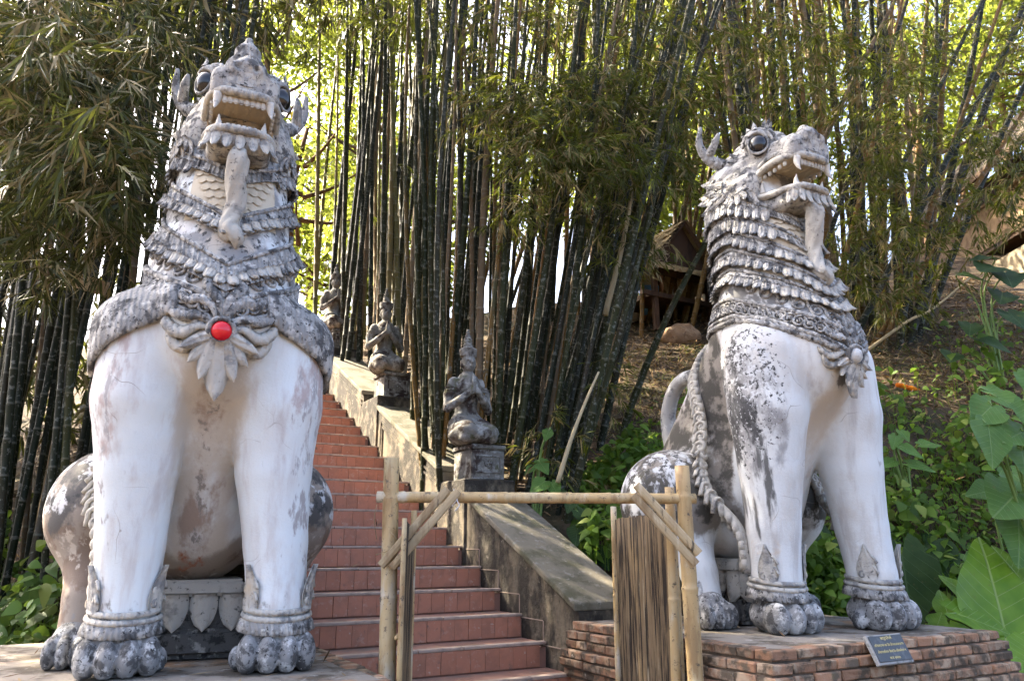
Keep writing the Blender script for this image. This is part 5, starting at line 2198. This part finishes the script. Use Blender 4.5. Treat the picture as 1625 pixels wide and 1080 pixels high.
# big centre clump, fanning out to the right
specs = []
for i in range(92):
    q = random.random()
    u = 668 + 240 * q + random.uniform(-12, 12)
    y = random.uniform(7.7, 10.4) - .3 * q
    b = gbase(u, y)
    ut = 690 + 60 * q + 370 * q ** 1.5 + random.uniform(-45, 60)
    t = at_depth(ut, 0, y + random.uniform(-.7, .5))
    specs.append((b, t, random.uniform(.024, .046)))
for (u, y, ut, vt, r) in ((985, 9.3, 1158, 320, .05), (950, 9.0, 1120, 60, .05), (700, 8.6, 735, 0, .04), (760, 8.2, 790, 0, .05), (655, 9.3, 690, 0, .045)):
    specs.append((gbase(u, y), at_depth(ut, vt, y - .3), r))
bl = [(860, 170, 7.6, 90, 60, .8, 2), (950, 140, 7.8, 80, 50, .8, 1.6), (880, 230, 7.4, 100, 45, .7, 2), (970, 260, 7.6, 80, 55, .8, 1.6), (1060, 170, 8.0, 80, 70, .9, 1.5), (760, 150, 7.8, 60, 60, .8, .8), (1080, 260, 8.2, 50, 60, .8, .8), (830, 320, 7.5, 50, 40, .7, .5), (960, 350, 8, 70, 40, .7, .5), (1010, 30, 8.2, 140, 50, 1, 1.2), (800, 30, 8.2, 140, 50, 1, 1.2), (1000, 390, 8.2, 60, 30, .6, .3), (880, 700, 7.2, 45, 60, .4, .18), (960, 600, 7.6, 20, 40, .4, .1), (1200, 60, 8.6, 120, 70, 1, 1)]
lp = sprays(clumpy(1700, bl), 12, (.10, .19), (.013, .021))
up = np.stack([RNG.uniform(-4.0, 5, 800), RNG.uniform(6.6, 10.5, 800), RNG.uniform(10.2, 13.5, 800)], 1)
lp += sprays(up, 10, (.24, .4), (.035, .06), .8)  # unseen crown over the stairs, added to cast shade
clump('great green bamboo clump in the centre, stems fanning to the right', specs, [(M_culm_g, 8), (M_culm_d, 4), (M_culm_y, 1.6), (M_culm_t, 1.4)], lp, M_bleaf, gbase(820, 8.6), .55)

# bamboo filling the gap behind
specs = []
for i in range(46):
    u = random.uniform(700, 1150)
    y = random.uniform(13, 16.5)
    b = gbase(u, y)
    specs.append((b, b + Vector((random.uniform(-.4, 2.6), random.uniform(-.4, .4), 7.5)), random.uniform(.04, .06)))
bl = [(900, 150, 13, 200, 120, 2, 1), (1100, 120, 13, 110, 110, 2, 1.2), (760, 230, 13, 60, 130, 2, .6)]
clump('yellowing bamboo clump showing through behind the centre stems', specs, [(M_culm_y, 5), (M_culm_d, 4), (M_culm_f, 1)], sprays(clumpy(900, bl), 11, (.15, .26), (.02, .034), .55), M_bleaf_far, gbase(900, 14.5))

# right clump behind the right lion
specs = []
for i in range(54):
    u = random.uniform(1190, 1480)
    y = random.uniform(11.6, 14.5)
    b = gbase(u, y)
    q = (u - 1190) / 310
    specs.append((b, b + Vector((random.uniform(-1.0, .4) + 1.4 * q, random.uniform(-.5, .3), 7.5)), random.uniform(.045, .075)))
for (u, y, ut, vt, r) in ((1440, 11.6, 1620, 20, .075), (1455, 11.8, 1560, 0, .07), (1465, 12, 1660, 60, .06), (1425, 11.4, 1500, 0, .06), (1300, 11.4, 1420, 60, .05), (1290, 11.2, 1560, 0, .05), (1340, 11.3, 1640, 0, .055), (1380, 11.6, 1700, 60, .05), (1240, 11.0, 1440, 0, .045), (1130, 11.0, 1400, 40, .055), (1400, 11.5, 1590, 0, .05)):
    specs.append((gbase(u, y), at_depth(ut, vt, y - .2), r))
bl = [(1330, 120, 9.5, 120, 90, 1.2, 2), (1420, 180, 9.6, 90, 110, 1.2, 2), (1380, 260, 9.4, 90, 70, 1.0, 1.5), (1290, 60, 9.6, 100, 60, 1.2, 1.4), (1400, 350, 9.2, 60, 60, .8, 1.2), (1340, 420, 9.4, 50, 50, .8, .7), (1470, 60, 10, 90, 70, 1.2, 1), (1520, 330, 9.8, 50, 60, 1, .7), (1595, 330, 9.4, 40, 50, 1, .5), (1570, 220, 9.6, 70, 60, 1, 1.1), (1620, 270, 9.4, 40, 60, 1, .6), (1480, 400, 10, 60, 50, 1, .6), (1230, 170, 10, 40, 60, 1, .6), (1420, 460, 10, 60, 40, 1, .5), (1600, 60, 10, 60, 80, 1.4, .8)]
clump('brown-stemmed bamboo clump with hanging leaves behind the right lion', specs, [(M_culm_y, 4), (M_culm_d, 6), (M_culm_t, 2)], sprays(clumpy(1100, bl), 12, (.11, .21), (.015, .024), .45) + sprays(np.stack([RNG.uniform(-3, 9, 1300), RNG.uniform(11.5, 16, 1300), RNG.uniform(13.0, 16.5, 1300)], 1), 10, (.26, .42), (.04, .07), .9), M_bleaf, gbase(1350, 13), .25)  # high second sprays are unseen, added to keep sun off this clump

# ------------------------------------------------------------------ trees
M_bark = weathered('bark', (0.17, 0.10, 0.06), [((0.08, 0.055, 0.04), 6, .48, .62, (1, 1, .3))], .9, (24, .8, .03), rand=True)
M_tleaf = leaf_mat('tree_leaf', (0.045, 0.075, 0.012), (0.09, 0.12, 0.02), (0.32, 0.27, 0.06), .06, .6, (0.36, 0.43, 0.06), .5)


def tree(label, u, v, y, rad, n, trunk_r=.16, sz=(.16, .28), tall=None):
    c = at_depth(u, v, y)
    gz = float(ground_z(c.x, c.y))
    root = empty('tree', (c.x, c.y, gz - .1))
    tag(root, label, 'tree', 'trees on the hill behind')
    h = c.z - gz
    rr = random.Random(int(u + v))
    pts = bez([(0, 0, 0), (rr.uniform(-.3, .3), rr.uniform(-.3, .3), h * .4), (rr.uniform(-.5, .5), 0, h * .75), (0, 0, h + rad * .3)], 14)
    mb = MB().tube(pts, [trunk_r * (1 - .7 * i / (len(pts) - 1)) for i in range(len(pts))], 9)
    for k in range(7):
        an = rr.uniform(0, 6.28)
        z0 = h * rr.uniform(.45, .95)
        e = Vector((math.cos(an), math.sin(an), rr.uniform(.1, .7))) * rad * rr.uniform(.6, .95)
        mb.tube(bez([(0, 0, z0), (e.x * .5, e.y * .5, z0 + e.z * .35), (e.x, e.y, z0 + e.z)], 8), [trunk_r * .4 * (1 - .85 * i / 8) for i in range(9)], 6)
    mb.build('trunk', root, M_bark, True)
    # crown: tufts scattered through the volume with gaps between
    nt = max(18, n // 90)
    cen = rvec(nt) * (RNG.random(nt) ** .45)[:, None] * np.array([rad, rad, rad * .85])
    idx = RNG.integers(0, nt, n)
    p = cen[idx] + RNG.normal(size=(n, 3)) * rad * .15 + np.array([0, 0, h])
    if y < 20:
        p = p[sunlit(p + np.array([c.x, c.y, gz]))]
    n = len(p)
    d = rvec(n)
    d[:, 2] -= .4
    nn = rvec(n)
    nn[:, 2] += .5
    L = RNG.uniform(sz[0], sz[1], n)
    lf = leaves(p, d, nn, L, L * .5, ((0, 0), (.3, .85), (.6, .8), (1, 0)))
    o = obj('crown', leaf_mesh('crown', [lf], M_tleaf), root)
    tag(o, kind='stuff')


TREES = [('tree with bright leaves high above the left lion crest', 420, 40, 20, 2.6, 3000, .2),
         ('brown trunked tree just right of the left lion neck', 486, 230, 15.5, 1.5, 800, .15),
         ('low sunlit tree behind the thin bamboo grove', 545, 400, 21, 2.4, 2600, .16),
         ('bright tree behind the upper part of the thin grove', 620, 20, 22, 2.8, 2600, .2),
         ('leafy tree low behind the middle kneeling figure', 660, 420, 20, 2.2, 2200, .16),
         ('tree glimpsed behind the centre bamboo stems', 800, 250, 21, 3.2, 3200, .2),
         ('yellow-green tree behind the hut roof', 1110, 330, 19, 2.6, 3600, .2),
         ('tall yellow-green tree above the hut', 1070, 90, 22, 3.3, 3600, .22),
         ('sunlit tree behind the right lion head', 1220, 200, 20, 2.8, 3000, .2),
         ('bright tree above the shingled roof', 1560, 90, 24, 3.4, 4200, .22),
         ('tall tree in the upper right corner', 1660, 10, 22, 3.0, 3000, .22),
         ('tree behind the brown-stemmed bamboo', 1420, 60, 22, 3.2, 3200, .22),
         ('tree seen between the thin stems left of the middle figure', 560, 190, 25, 3.2, 3000, .2),
         ('tree far behind the first stems of the centre clump', 640, 300, 26, 3.2, 3000, .2),
         ('small tree far behind right of the left lion mane', 505, 320, 24, 2.6, 2400, .18),
         ('tree filling the sky above the centre bamboo', 930, 40, 25, 4.0, 3600, .24),
         ('tree between the centre clump and the right lion head', 1000, 250, 24, 3.2, 3000, .2),
         ('tree right of the brown-stemmed bamboo above the roof end', 1500, 230, 25, 3.0, 3000, .2)]
for (lb, u, v, y, rad, n, tr) in TREES:
    tree(lb, u, v, y, rad * 1.15, int(n * 1.5), tr)

# ------------------------------------------------------------------ leaf litter, weeds
M_litter = leaf_mat('dead_leaf', (0.17, 0.10, 0.05), (0.36, 0.24, 0.125), (0.44, 0.33, 0.18), .25, .1, (0.3, 0.2, 0.08), .9)
M_weed = leaf_mat('weed_leaf', (0.06, 0.125, 0.018), (0.12, 0.20, 0.028), (0.22, 0.28, 0.05), .16, .35, (0.28, 0.45, 0.05), .55, .82)
M_vine = leaf_mat('vine_leaf', (0.07, 0.15, 0.025), (0.12, 0.22, 0.04), (0.19, 0.24, 0.05), .15, .3, (0.28, 0.42, 0.05), .5)


def on_slope(n, x0, x1, y0, y1):
    x = RNG.uniform(x0, x1, n)
    y = RNG.uniform(y0, y1, n)
    w = (x - O.x) * W.x + (y - O.y) * W.y
    a = (x - O.x) * A.x + (y - O.y) * A.y
    ok = ~((w > -2.7) & (w < .58) & (a > -3) & (a < 10)) & ~((w > -.2) & (w < 2.05) & (a > -2.0) & (a < .68)) & ~((w < -1.7) & (w > -3.7) & (a < 1.4))
    x, y = x[ok], y[ok]
    return np.stack([x, y, ground_z(x, y)], 1)


def litter():
    parts = []
    for (n, box) in ((19000, (-.5, 9.5, 7.6, 15)), (5000, (-7, -1.5, 8, 16)), (2500, (-7, -3, 5.5, 8))):
        p = on_slope(n, *box)
        m = len(p)
        p[:, 2] += RNG.uniform(.005, .09, m)
        d = rvec(m)
        d[:, 2] = d[:, 2] * .35 + d[:, 1] * .4
        nn = rvec(m) * .5
        nn[:, 2] += 1
        L = RNG.uniform(.07, .22, m)
        parts.append(leaves(p, d, nn, L, RNG.uniform(.012, .035, m), ((0, 0), (.35, 1), (1, 0))))
    o = obj('leaf_litter', leaf_mesh('leaf_litter', parts, M_litter))
    tag(o, 'brown fallen bamboo leaves covering the slope', 'leaf litter', kind='stuff')


litter()
HEART = ((0, .35), (.12, .85), (.35, 1.0), (.65, .62), (1, 0))


def weeds(name, label, areas, mat, hmax, size, cat='weeds'):
    parts = []
    for n, box in areas:
        p = on_slope(n, *box)
        m = len(p)
        bump_ = (.5 + .5 * np.sin(p[:, 0] * 3.3 + 1 + np.sin(p[:, 1] * 2)) * np.cos(p[:, 1] * 4.1 + np.sin(p[:, 0] * 1.7))) ** 1.6
        p[:, 2] += RNG.uniform(.02, 1, m) ** .7 * hmax * (.15 + .85 * bump_)
        d = rvec(m)
        d[:, 2] = -abs(d[:, 2]) * .5 - .1
        nn = rvec(m) * .55 + np.array([-.1, -.55, .8])
        L = RNG.uniform(size[0], size[1], m) * (.75 + .7 * bump_)
        parts.append(leaves(p, d, nn, L, L * RNG.uniform(.45, .85, m), HEART, droop=.12, fold=.12))
        # stalks
        k = m // 3
        q = p[:k].copy()
        q[:, 2] = ground_z(q[:, 0], q[:, 1])
        up_ = p[:k] - q
        up_ += RNG.normal(size=(k, 3)) * .04
        hh = np.linalg.norm(up_, axis=1)
        parts.append(leaves(q, up_, rvec(k), hh, np.full(k, .008), ((0, .8), (.3, 1), (1, 0)), rnd=np.full(k, .5)))
    o = obj(name, leaf_mesh(name, parts, mat))
    tag(o, label, cat, kind='stuff')


weeds('undergrowth', 'low green weeds on the slope behind the right lion', [(7500, (2.6, 8.5, 6.4, 8.5)), (900, (3.2, 8.5, 8.5, 9.6)), (250, (6, 9, 9.6, 11.5))], M_weed, .85, (.05, .13))
weeds('undergrowth', 'green weeds between the stair wall and the right lion', [(4200, (.6, 3.0, 6.4, 8.4)), (500, (1.4, 3.6, 8.4, 9.4))], M_weed, .6, (.05, .12))
weeds('undergrowth', 'small leafy vines at the left edge below the dark bamboo', [(2600, (-5.6, -3.3, 5.4, 7.2))], M_vine, 1.15, (.06, .13))
M_grass = leaf_mat('litter_grass', (0.10, 0.13, 0.03), (0.16, 0.17, 0.05), (0.36, 0.30, 0.13), .4, .3, (0.3, 0.36, 0.06), .7)


def grasses():
    parts = []
    for n, box in ((5000, (1.0, 8, 8.0, 12.5)),):
        p = on_slope(n, *box)
        m = len(p)
        d = rvec(m) * .6
        d[:, 2] = abs(d[:, 2]) + .5
        L = RNG.uniform(.1, .3, m)
        parts.append(leaves(p, d, rvec(m), L, np.full(m, .009), ((0, 1), (.5, .8), (1, 0)), droop=.4))
    o = obj('grass', leaf_mesh('grass', parts, M_grass))
    tag(o, 'thin grass growing through the leaf litter', 'grass', kind='stuff')


grasses()

# ------------------------------------------------------------------ broad leaved plants
def broad_mat(name, c1, c2, vein, trans=.3, tcol=(.3, .45, .05), rough=.4):
    c1, c2, vein, tcol = [tuple(q * .72 for q in c) for c in (c1, c2, vein, tcol)]
    t = NT(name)
    s = t.new('Attribute', attribute_name='ls').outputs['Fac']
    l = t.new('Attribute', attribute_name='lt').outputs['Fac']
    sa = t.math('ABSOLUTE', s)
    w = t.math('FRACT', t.math('MULTIPLY', t.math('SUBTRACT', l, t.math('MULTIPLY', sa, .35)), 7.0))
    d = t.math('ABSOLUTE', t.math('SUBTRACT', w, .5))
    side = t.rng(d, .455, .49)
    mid = t.rng(sa, .035, .012)
    vm = t.math('MAXIMUM', side, mid)
    nz = t.noise(t.coord('Object', True), 6, 4)
    col = t.mix(t.rng(nz, .35, .65), c1, c2)
    bl_ = t.noise(t.coord('Object', True), 30, 4)
    col = t.mix(t.math('MULTIPLY', t.rng(bl_, .62, .70), .5), col, (0.16, 0.11, 0.04))
    col = t.mix(t.math('MULTIPLY', vm, .8), col, vein)
    t.done(col, rough, .25)
    t.bump(t.math('MULTIPLY', vm, -1.0), .5, .01)
    tr = t.new('BsdfTranslucent')
    t.set(tr.inputs['Color'], tcol + (1,))
    ms = t.new('MixShader')
    ms.inputs[0].default_value = trans
    t.l.new(t.b.outputs[0], ms.inputs[1])
    t.l.new(tr.outputs[0], ms.inputs[2])
    t.l.new(ms.outputs[0], t.out.inputs['Surface'])
    return t.m


def broad_leaf(L, Wd, cup=.12, wave=.02, seed=0, lobe=.24):
    """heart-shaped leaf: tip along -Z from the stalk at the origin, face towards -Y"""
    rr = random.Random(seed)
    ph = rr.uniform(0, 6)
    nt, ns = 22, 7
    v, f, ls, lt = [], [], [], []
    for sd in (-1, 1):
        b0 = len(v)
        for i in range(nt + 1):
            t = -lobe + (1 + lobe) * i / nt
            if t < 0:
                q = (t + lobe) / lobe
                outer = math.sqrt(max(0.0, 1 - (1 - q) ** 2)) * .62
                outer = .30 + outer * .58 if q > 0 else .30
                inner = .26 * (1 - q) + .02
                inner = min(inner, outer)
                if i == 0:
                    inner = outer = .28
            else:
                outer = .88 * (1 - t ** 1.35) ** .72 * (1 + .22 * math.sin(math.pi * min(1, t * 1.5)))
                inner = 0
            for j in range(ns + 1):
                s = inner + (outer - inner) * j / ns
                x = sd * s * Wd * .5
                y = -cup * L * (s * s) * .8 + wave * math.sin(9 * t + ph + s * 3) * s + .18 * L * t * t * cup * 4
                y += .012 * L * abs(math.sin((t - .35 * s) * 22)) * s
                v.append((x, y, -t * L))
                ls.append(sd * s)
                lt.append(t + lobe)
        n = ns + 1
        for i in range(nt):
            for j in range(ns):
                a = b0 + i * n + j
                q4 = (a, a + 1, a + n + 1, a + n)
                f.append(q4 if sd < 0 else tuple(reversed(q4)))
    me = mesh('leaf', v, f, None, True)
    for nm, arr in (('ls', ls), ('lt', lt)):
        at = me.attributes.new(nm, 'FLOAT', 'POINT')
        at.data.foreach_set('value', np.array(arr, np.float32))
    return me


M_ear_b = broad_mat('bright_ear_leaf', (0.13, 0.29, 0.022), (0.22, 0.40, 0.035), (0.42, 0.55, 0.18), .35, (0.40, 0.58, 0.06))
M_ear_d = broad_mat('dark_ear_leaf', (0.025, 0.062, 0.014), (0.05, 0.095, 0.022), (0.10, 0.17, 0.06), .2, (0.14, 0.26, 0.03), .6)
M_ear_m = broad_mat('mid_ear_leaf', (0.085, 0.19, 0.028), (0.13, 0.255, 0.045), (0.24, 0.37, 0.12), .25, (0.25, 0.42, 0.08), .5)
M_stalk = weathered('stalk', (0.16, 0.25, 0.07), [], .5, None)


def ear_plant(label, foot, leaves_, mat, group='broad leaved plants around the plinth'):
    """leaves_: (u, v of the blade's centre, depth, length, width, roll degrees, tip towards viewer tilt, turn)"""
    root = empty('broad_leaf_plant', foot)
    tag(root, label, 'plant', group)
    inv = Matrix.Translation(-Vector(foot))
    for i, (u, v, y, L, Wd, roll, tilt, turn) in enumerate(leaves_):
        c = inv @ at_depth(u, v, y)
        m = Matrix.Rotation(R(turn), 4, 'Z') @ Matrix.Rotation(R(-tilt), 4, 'X') @ Matrix.Rotation(R(roll), 4, 'Y')
        org = c + m.to_3x3() @ Vector((0, 0, L * .4))
        o = obj('leaf', broad_leaf(L, Wd, .10, .02 * L, int(u)), root, mat, Matrix.Translation(org) @ m)
        mid = Vector((c.x * .4, c.y * .4 + .12, org.z * .75))
        pts = bez([(c.x * .12, c.y * .12, 0), mid, org + m.to_3x3() @ Vector((0, .05, .04)), org], 12)
        v_, f_ = tube_data(pts, [.016 - .009 * k / (len(pts) - 1) for k in range(len(pts))], 6)
        obj('stalk', mesh('stalk', v_, f_, M_stalk, True), root)


def foot(u, y):
    b = gbase(u, y)
    return (b.x, b.y, b.z)


ear_plant('bright yellow-green elephant-ear plant at the right edge beside the plinth', foot(1600, 6.3),
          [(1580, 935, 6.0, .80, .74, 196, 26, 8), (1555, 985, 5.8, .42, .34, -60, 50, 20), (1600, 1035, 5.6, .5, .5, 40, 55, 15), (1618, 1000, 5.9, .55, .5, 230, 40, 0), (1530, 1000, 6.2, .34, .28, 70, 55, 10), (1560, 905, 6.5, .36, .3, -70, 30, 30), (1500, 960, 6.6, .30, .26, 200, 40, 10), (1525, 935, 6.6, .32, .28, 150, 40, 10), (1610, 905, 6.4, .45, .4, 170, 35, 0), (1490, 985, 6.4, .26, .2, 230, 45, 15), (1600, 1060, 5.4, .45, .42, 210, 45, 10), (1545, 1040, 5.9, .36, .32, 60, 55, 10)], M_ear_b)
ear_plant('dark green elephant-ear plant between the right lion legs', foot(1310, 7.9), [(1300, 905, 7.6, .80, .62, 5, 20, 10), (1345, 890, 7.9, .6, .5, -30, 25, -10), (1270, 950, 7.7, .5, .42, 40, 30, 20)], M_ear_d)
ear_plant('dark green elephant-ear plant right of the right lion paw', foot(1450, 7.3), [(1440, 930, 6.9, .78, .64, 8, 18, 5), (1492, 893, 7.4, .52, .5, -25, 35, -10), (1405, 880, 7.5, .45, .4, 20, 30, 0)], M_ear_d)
ear_plant('soft green heart-leaved plant reaching in at the upper right edge', foot(1720, 6.2),
          [(1562, 655, 5.6, .33, .30, 55, 30, 10), (1573, 702, 5.5, .36, .36, 20, 20, 15), (1608, 640, 5.8, .30, .26, -40, 45, 0), (1612, 690, 5.6, .32, .3, 70, 35, 20), (1640, 665, 5.6, .34, .3, 10, 30, 0), (1625, 730, 5.7, .3, .28, 30, 40, 10), (1590, 625, 6.0, .26, .22, -60, 50, 10), (1636, 610, 5.9, .3, .26, 20, 35, 0)], M_ear_m)
ear_plant('large shaded veined leaves under the heart-leaved plant at right', foot(1660, 6.6), [(1600, 795, 6.0, .46, .50, 60, 38, 15), (1618, 850, 6.1, .5, .46, 30, 30, 10), (1560, 780, 6.4, .3, .26, 80, 40, 10), (1630, 770, 6.3, .4, .36, -10, 45, 0)], M_ear_m)
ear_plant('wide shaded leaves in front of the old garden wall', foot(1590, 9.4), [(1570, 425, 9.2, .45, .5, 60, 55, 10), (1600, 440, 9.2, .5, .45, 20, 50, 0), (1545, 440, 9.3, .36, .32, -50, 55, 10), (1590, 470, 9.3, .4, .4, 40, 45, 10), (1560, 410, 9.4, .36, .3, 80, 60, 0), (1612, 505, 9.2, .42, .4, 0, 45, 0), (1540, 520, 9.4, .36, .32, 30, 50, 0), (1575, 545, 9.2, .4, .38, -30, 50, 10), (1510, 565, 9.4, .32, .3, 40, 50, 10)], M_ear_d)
ear_plant('few dark leaves at the foot of the centre bamboo', foot(850, 7.3), [(868, 690, 7.2, .12, .12, 20, 20, 0), (862, 740, 7.1, .16, .16, -30, 30, 0), (855, 770, 7.0, .2, .18, 50, 40, 10), (880, 775, 7.0, .18, .16, -20, 40, 0), (840, 745, 7.3, .12, .1, 40, 40, 0)], M_ear_m)
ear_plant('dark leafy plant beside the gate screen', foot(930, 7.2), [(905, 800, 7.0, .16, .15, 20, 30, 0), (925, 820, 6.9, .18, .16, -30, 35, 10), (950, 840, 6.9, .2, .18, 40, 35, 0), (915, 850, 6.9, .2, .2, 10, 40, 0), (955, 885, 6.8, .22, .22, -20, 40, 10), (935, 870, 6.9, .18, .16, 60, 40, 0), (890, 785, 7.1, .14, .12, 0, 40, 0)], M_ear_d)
ear_plant('leafy weed with pointed leaves high on the right slope', foot(1490, 9.6), [(1440, 650, 9.3, .24, .2, 60, 50, 0), (1470, 640, 9.4, .26, .22, -30, 55, 0), (1500, 655, 9.4, .26, .22, 20, 50, 0), (1455, 670, 9.2, .24, .2, 90, 50, 0), (1515, 630, 9.6, .3, .24, -70, 55, 0)], M_ear_d)
ear_plant('bright leafy shoot right of the right lion leg', foot(1440, 8.2), [(1420, 700, 7.9, .22, .16, 30, 40, 0), (1445, 715, 7.8, .24, .18, -40, 45, 0), (1460, 740, 7.8, .26, .2, -60, 50, 0), (1410, 735, 7.9, .2, .16, 60, 45, 0), (1435, 690, 8.0, .2, .14, 0, 50, 0), (1475, 705, 7.9, .22, .18, -90, 50, 0)], M_ear_m)

# ------------------------------------------------------------------ small things
def garland():
    p = at_depth(1440, 612, 12.2)
    p.z = float(ground_z(p.x, p.y)) + .12
    # sits on the slope where the sight line meets it
    for y in np.arange(9, 18, .05):
        q = at_depth(1440, 612, float(y))
        if q.z < float(ground_z(q.x, q.y)) + .08:
            p = q
            break
    root = empty('marigold_garland', p)
    tag(root, 'orange marigold garland dropped on the leaf litter', 'garland')
    M_or = NT('marigold').done((0.85, 0.26, 0.01), .8)
    M_or2 = NT('marigold_dark').done((0.75, 0.17, 0.01), .8)
    for i in range(9):
        bm = bmesh.new()
        bmesh.ops.create_icosphere(bm, subdivisions=2, radius=.032)
        for v in bm.verts:
            v.co *= random.uniform(.8, 1.15)
        me = bpy.data.meshes.new('flower')
        bm.to_mesh(me)
        bm.free()
        obj('flower', me, root, random.choice((M_or, M_or2)), None, (-.12 + i * .032, .01 * math.sin(i), .015 - .009 * i + random.uniform(-.006, .006)))


garland()


def boulder():
    for y in np.arange(8, 19, .05):
        q = at_depth(1078, 540, float(y))
        if q.z < float(ground_z(q.x, q.y)):
            break
    M_rock = weathered('earthy_rock', (0.30, 0.19, 0.11), [((0.42, 0.29, 0.18), 4, .48, .62), ((0.12, 0.085, 0.06), 7, .55, .68)], .95, (20, .8, .03))
    s = q.y / FPX

    def fn(G):
        t = ell(G, (0, 0, .02), (.40 * s / .0105, .3, .26))
        t = smin(t, ell(G, (.14, .05, .13), (.2, .2, .17)), .06)
        t = smin(t, ell(G, (-.2, -.05, .05), (.2, .2, .15)), .05)
        n = .03 * np.sin(9 * G[0] + 4 * G[2]) * np.cos(8 * G[1] + 3) + .015 * np.sin(23 * G[0]) * np.sin(19 * G[2] + 2)
        return t + n
    o = obj('boulder', sdf_mesh('boulder', fn, (-.6, -.5, -.3), (.6, .5, .6), .03, M_rock), None, None, None, q)
    tag(o, 'rounded brown boulder in the leaf litter below the hut', 'boulder')


boulder()


def tangle(label, u, v, y, r, n, ln):
    c = at_depth(u, v, y)
    mb = MB()
    rr = random.Random(int(u))
    for i in range(n):
        p = Vector((rr.gauss(0, r * .5), rr.gauss(0, r * .4), rr.gauss(0, r * .45)))
        d = Vector((rr.uniform(-1, 1), rr.uniform(-1, 1), rr.uniform(-1, .3))).normalized()
        e = p + d * ln * rr.uniform(.5, 1)
        m = (p + e) / 2 + Vector((rr.uniform(-.3, .3), rr.uniform(-.3, .3), rr.uniform(-.3, .3))) * ln * .5
        mb.tube(bez([p, m, e], 5), .0028, 3, cap=False)
    o = mb.build('dry_twig_tangle', None, M_drytwig, False, c)
    tag(o, label, 'twigs', kind='stuff')


tangle('pale tangle of dry bamboo twigs beside the left lion cheek', 228, 232, 5.4, .2, 300, .22)
tangle('grey tangle of dry twigs hanging over the hut roof', 1030, 395, 8.8, .2, 220, .26)


def board():
    p = at_depth(146, 452, 6.1)
    o = obj('board', bevel_box_mesh('board', .24, .03, .12, .006, M_split, .006, 3), None, None, None, p, (R(8), R(12), R(20)))
    tag(o, 'pale broken board lodged between the dark bamboo stems', 'board')


board()


def dead_branch(label, pts_uv, r):
    pts = [at_depth(*q) for q in pts_uv]
    c = pts[0].copy()
    mb = MB().tube(bez([p - c for p in pts], 20), [r * (1 - .6 * i / 20) for i in range(21)][:len(bez([p - c for p in pts], 20))], 7)
    o = mb.build('dead_branch', None, M_drytwig, True, c)
    tag(o, label, 'branch', 'dead branches on the slope')


dead_branch('thin dead branch lying across the slope right of the lion', [(1370, 560, 10.5), (1440, 510, 10.6), (1480, 490, 10.8), (1540, 440, 10.9)], .025)
dead_branch('pale dead stem leaning in front of the centre bamboo', [(885, 765, 7.0), (905, 700, 7.1), (928, 640, 7.2), (950, 590, 7.3)], .024)
dead_branch('brown dead sheath-covered stem leaning at the hut side', [(960, 500, 8.0), (985, 400, 8.0), (1000, 320, 8.0), (1003, 250, 8.0)], .035)


def debris():
    parts = []
    P = []
    for k in range(-2, 14):
        for _ in range(10):
            w = -abs(random.gauss(0, .9)) - .02
            if w < STAIR_L + .1:
                continue
            P.append(sp(w, TREAD * k + random.uniform(.06, .33), Z0 + RISE * k + .004))
    for (w0, w1, a0, a1, z, n) in ((-3.5, -1.8, -1.1, 1.2, ZL, 130), (0.0, 1.85, -1.8, .5, ZR, 120)):
        for _ in range(n):
            P.append(sp(random.uniform(w0, w1), random.uniform(a0, a1), z + .006))
    P = np.array([tuple(p) for p in P])
    n = len(P)
    d = rvec(n)
    d[:, 2] *= .12
    nn = rvec(n) * .3
    nn[:, 2] += 1
    parts.append(leaves(P, d, nn, RNG.uniform(.05, .15, n), RNG.uniform(.006, .016, n)))
    o = obj('fallen_leaves', leaf_mesh('fallen_leaves', parts, M_litter))
    tag(o, 'scattered dry bamboo leaves on the steps and plinth tops', 'fallen leaves', kind='stuff')


debris()
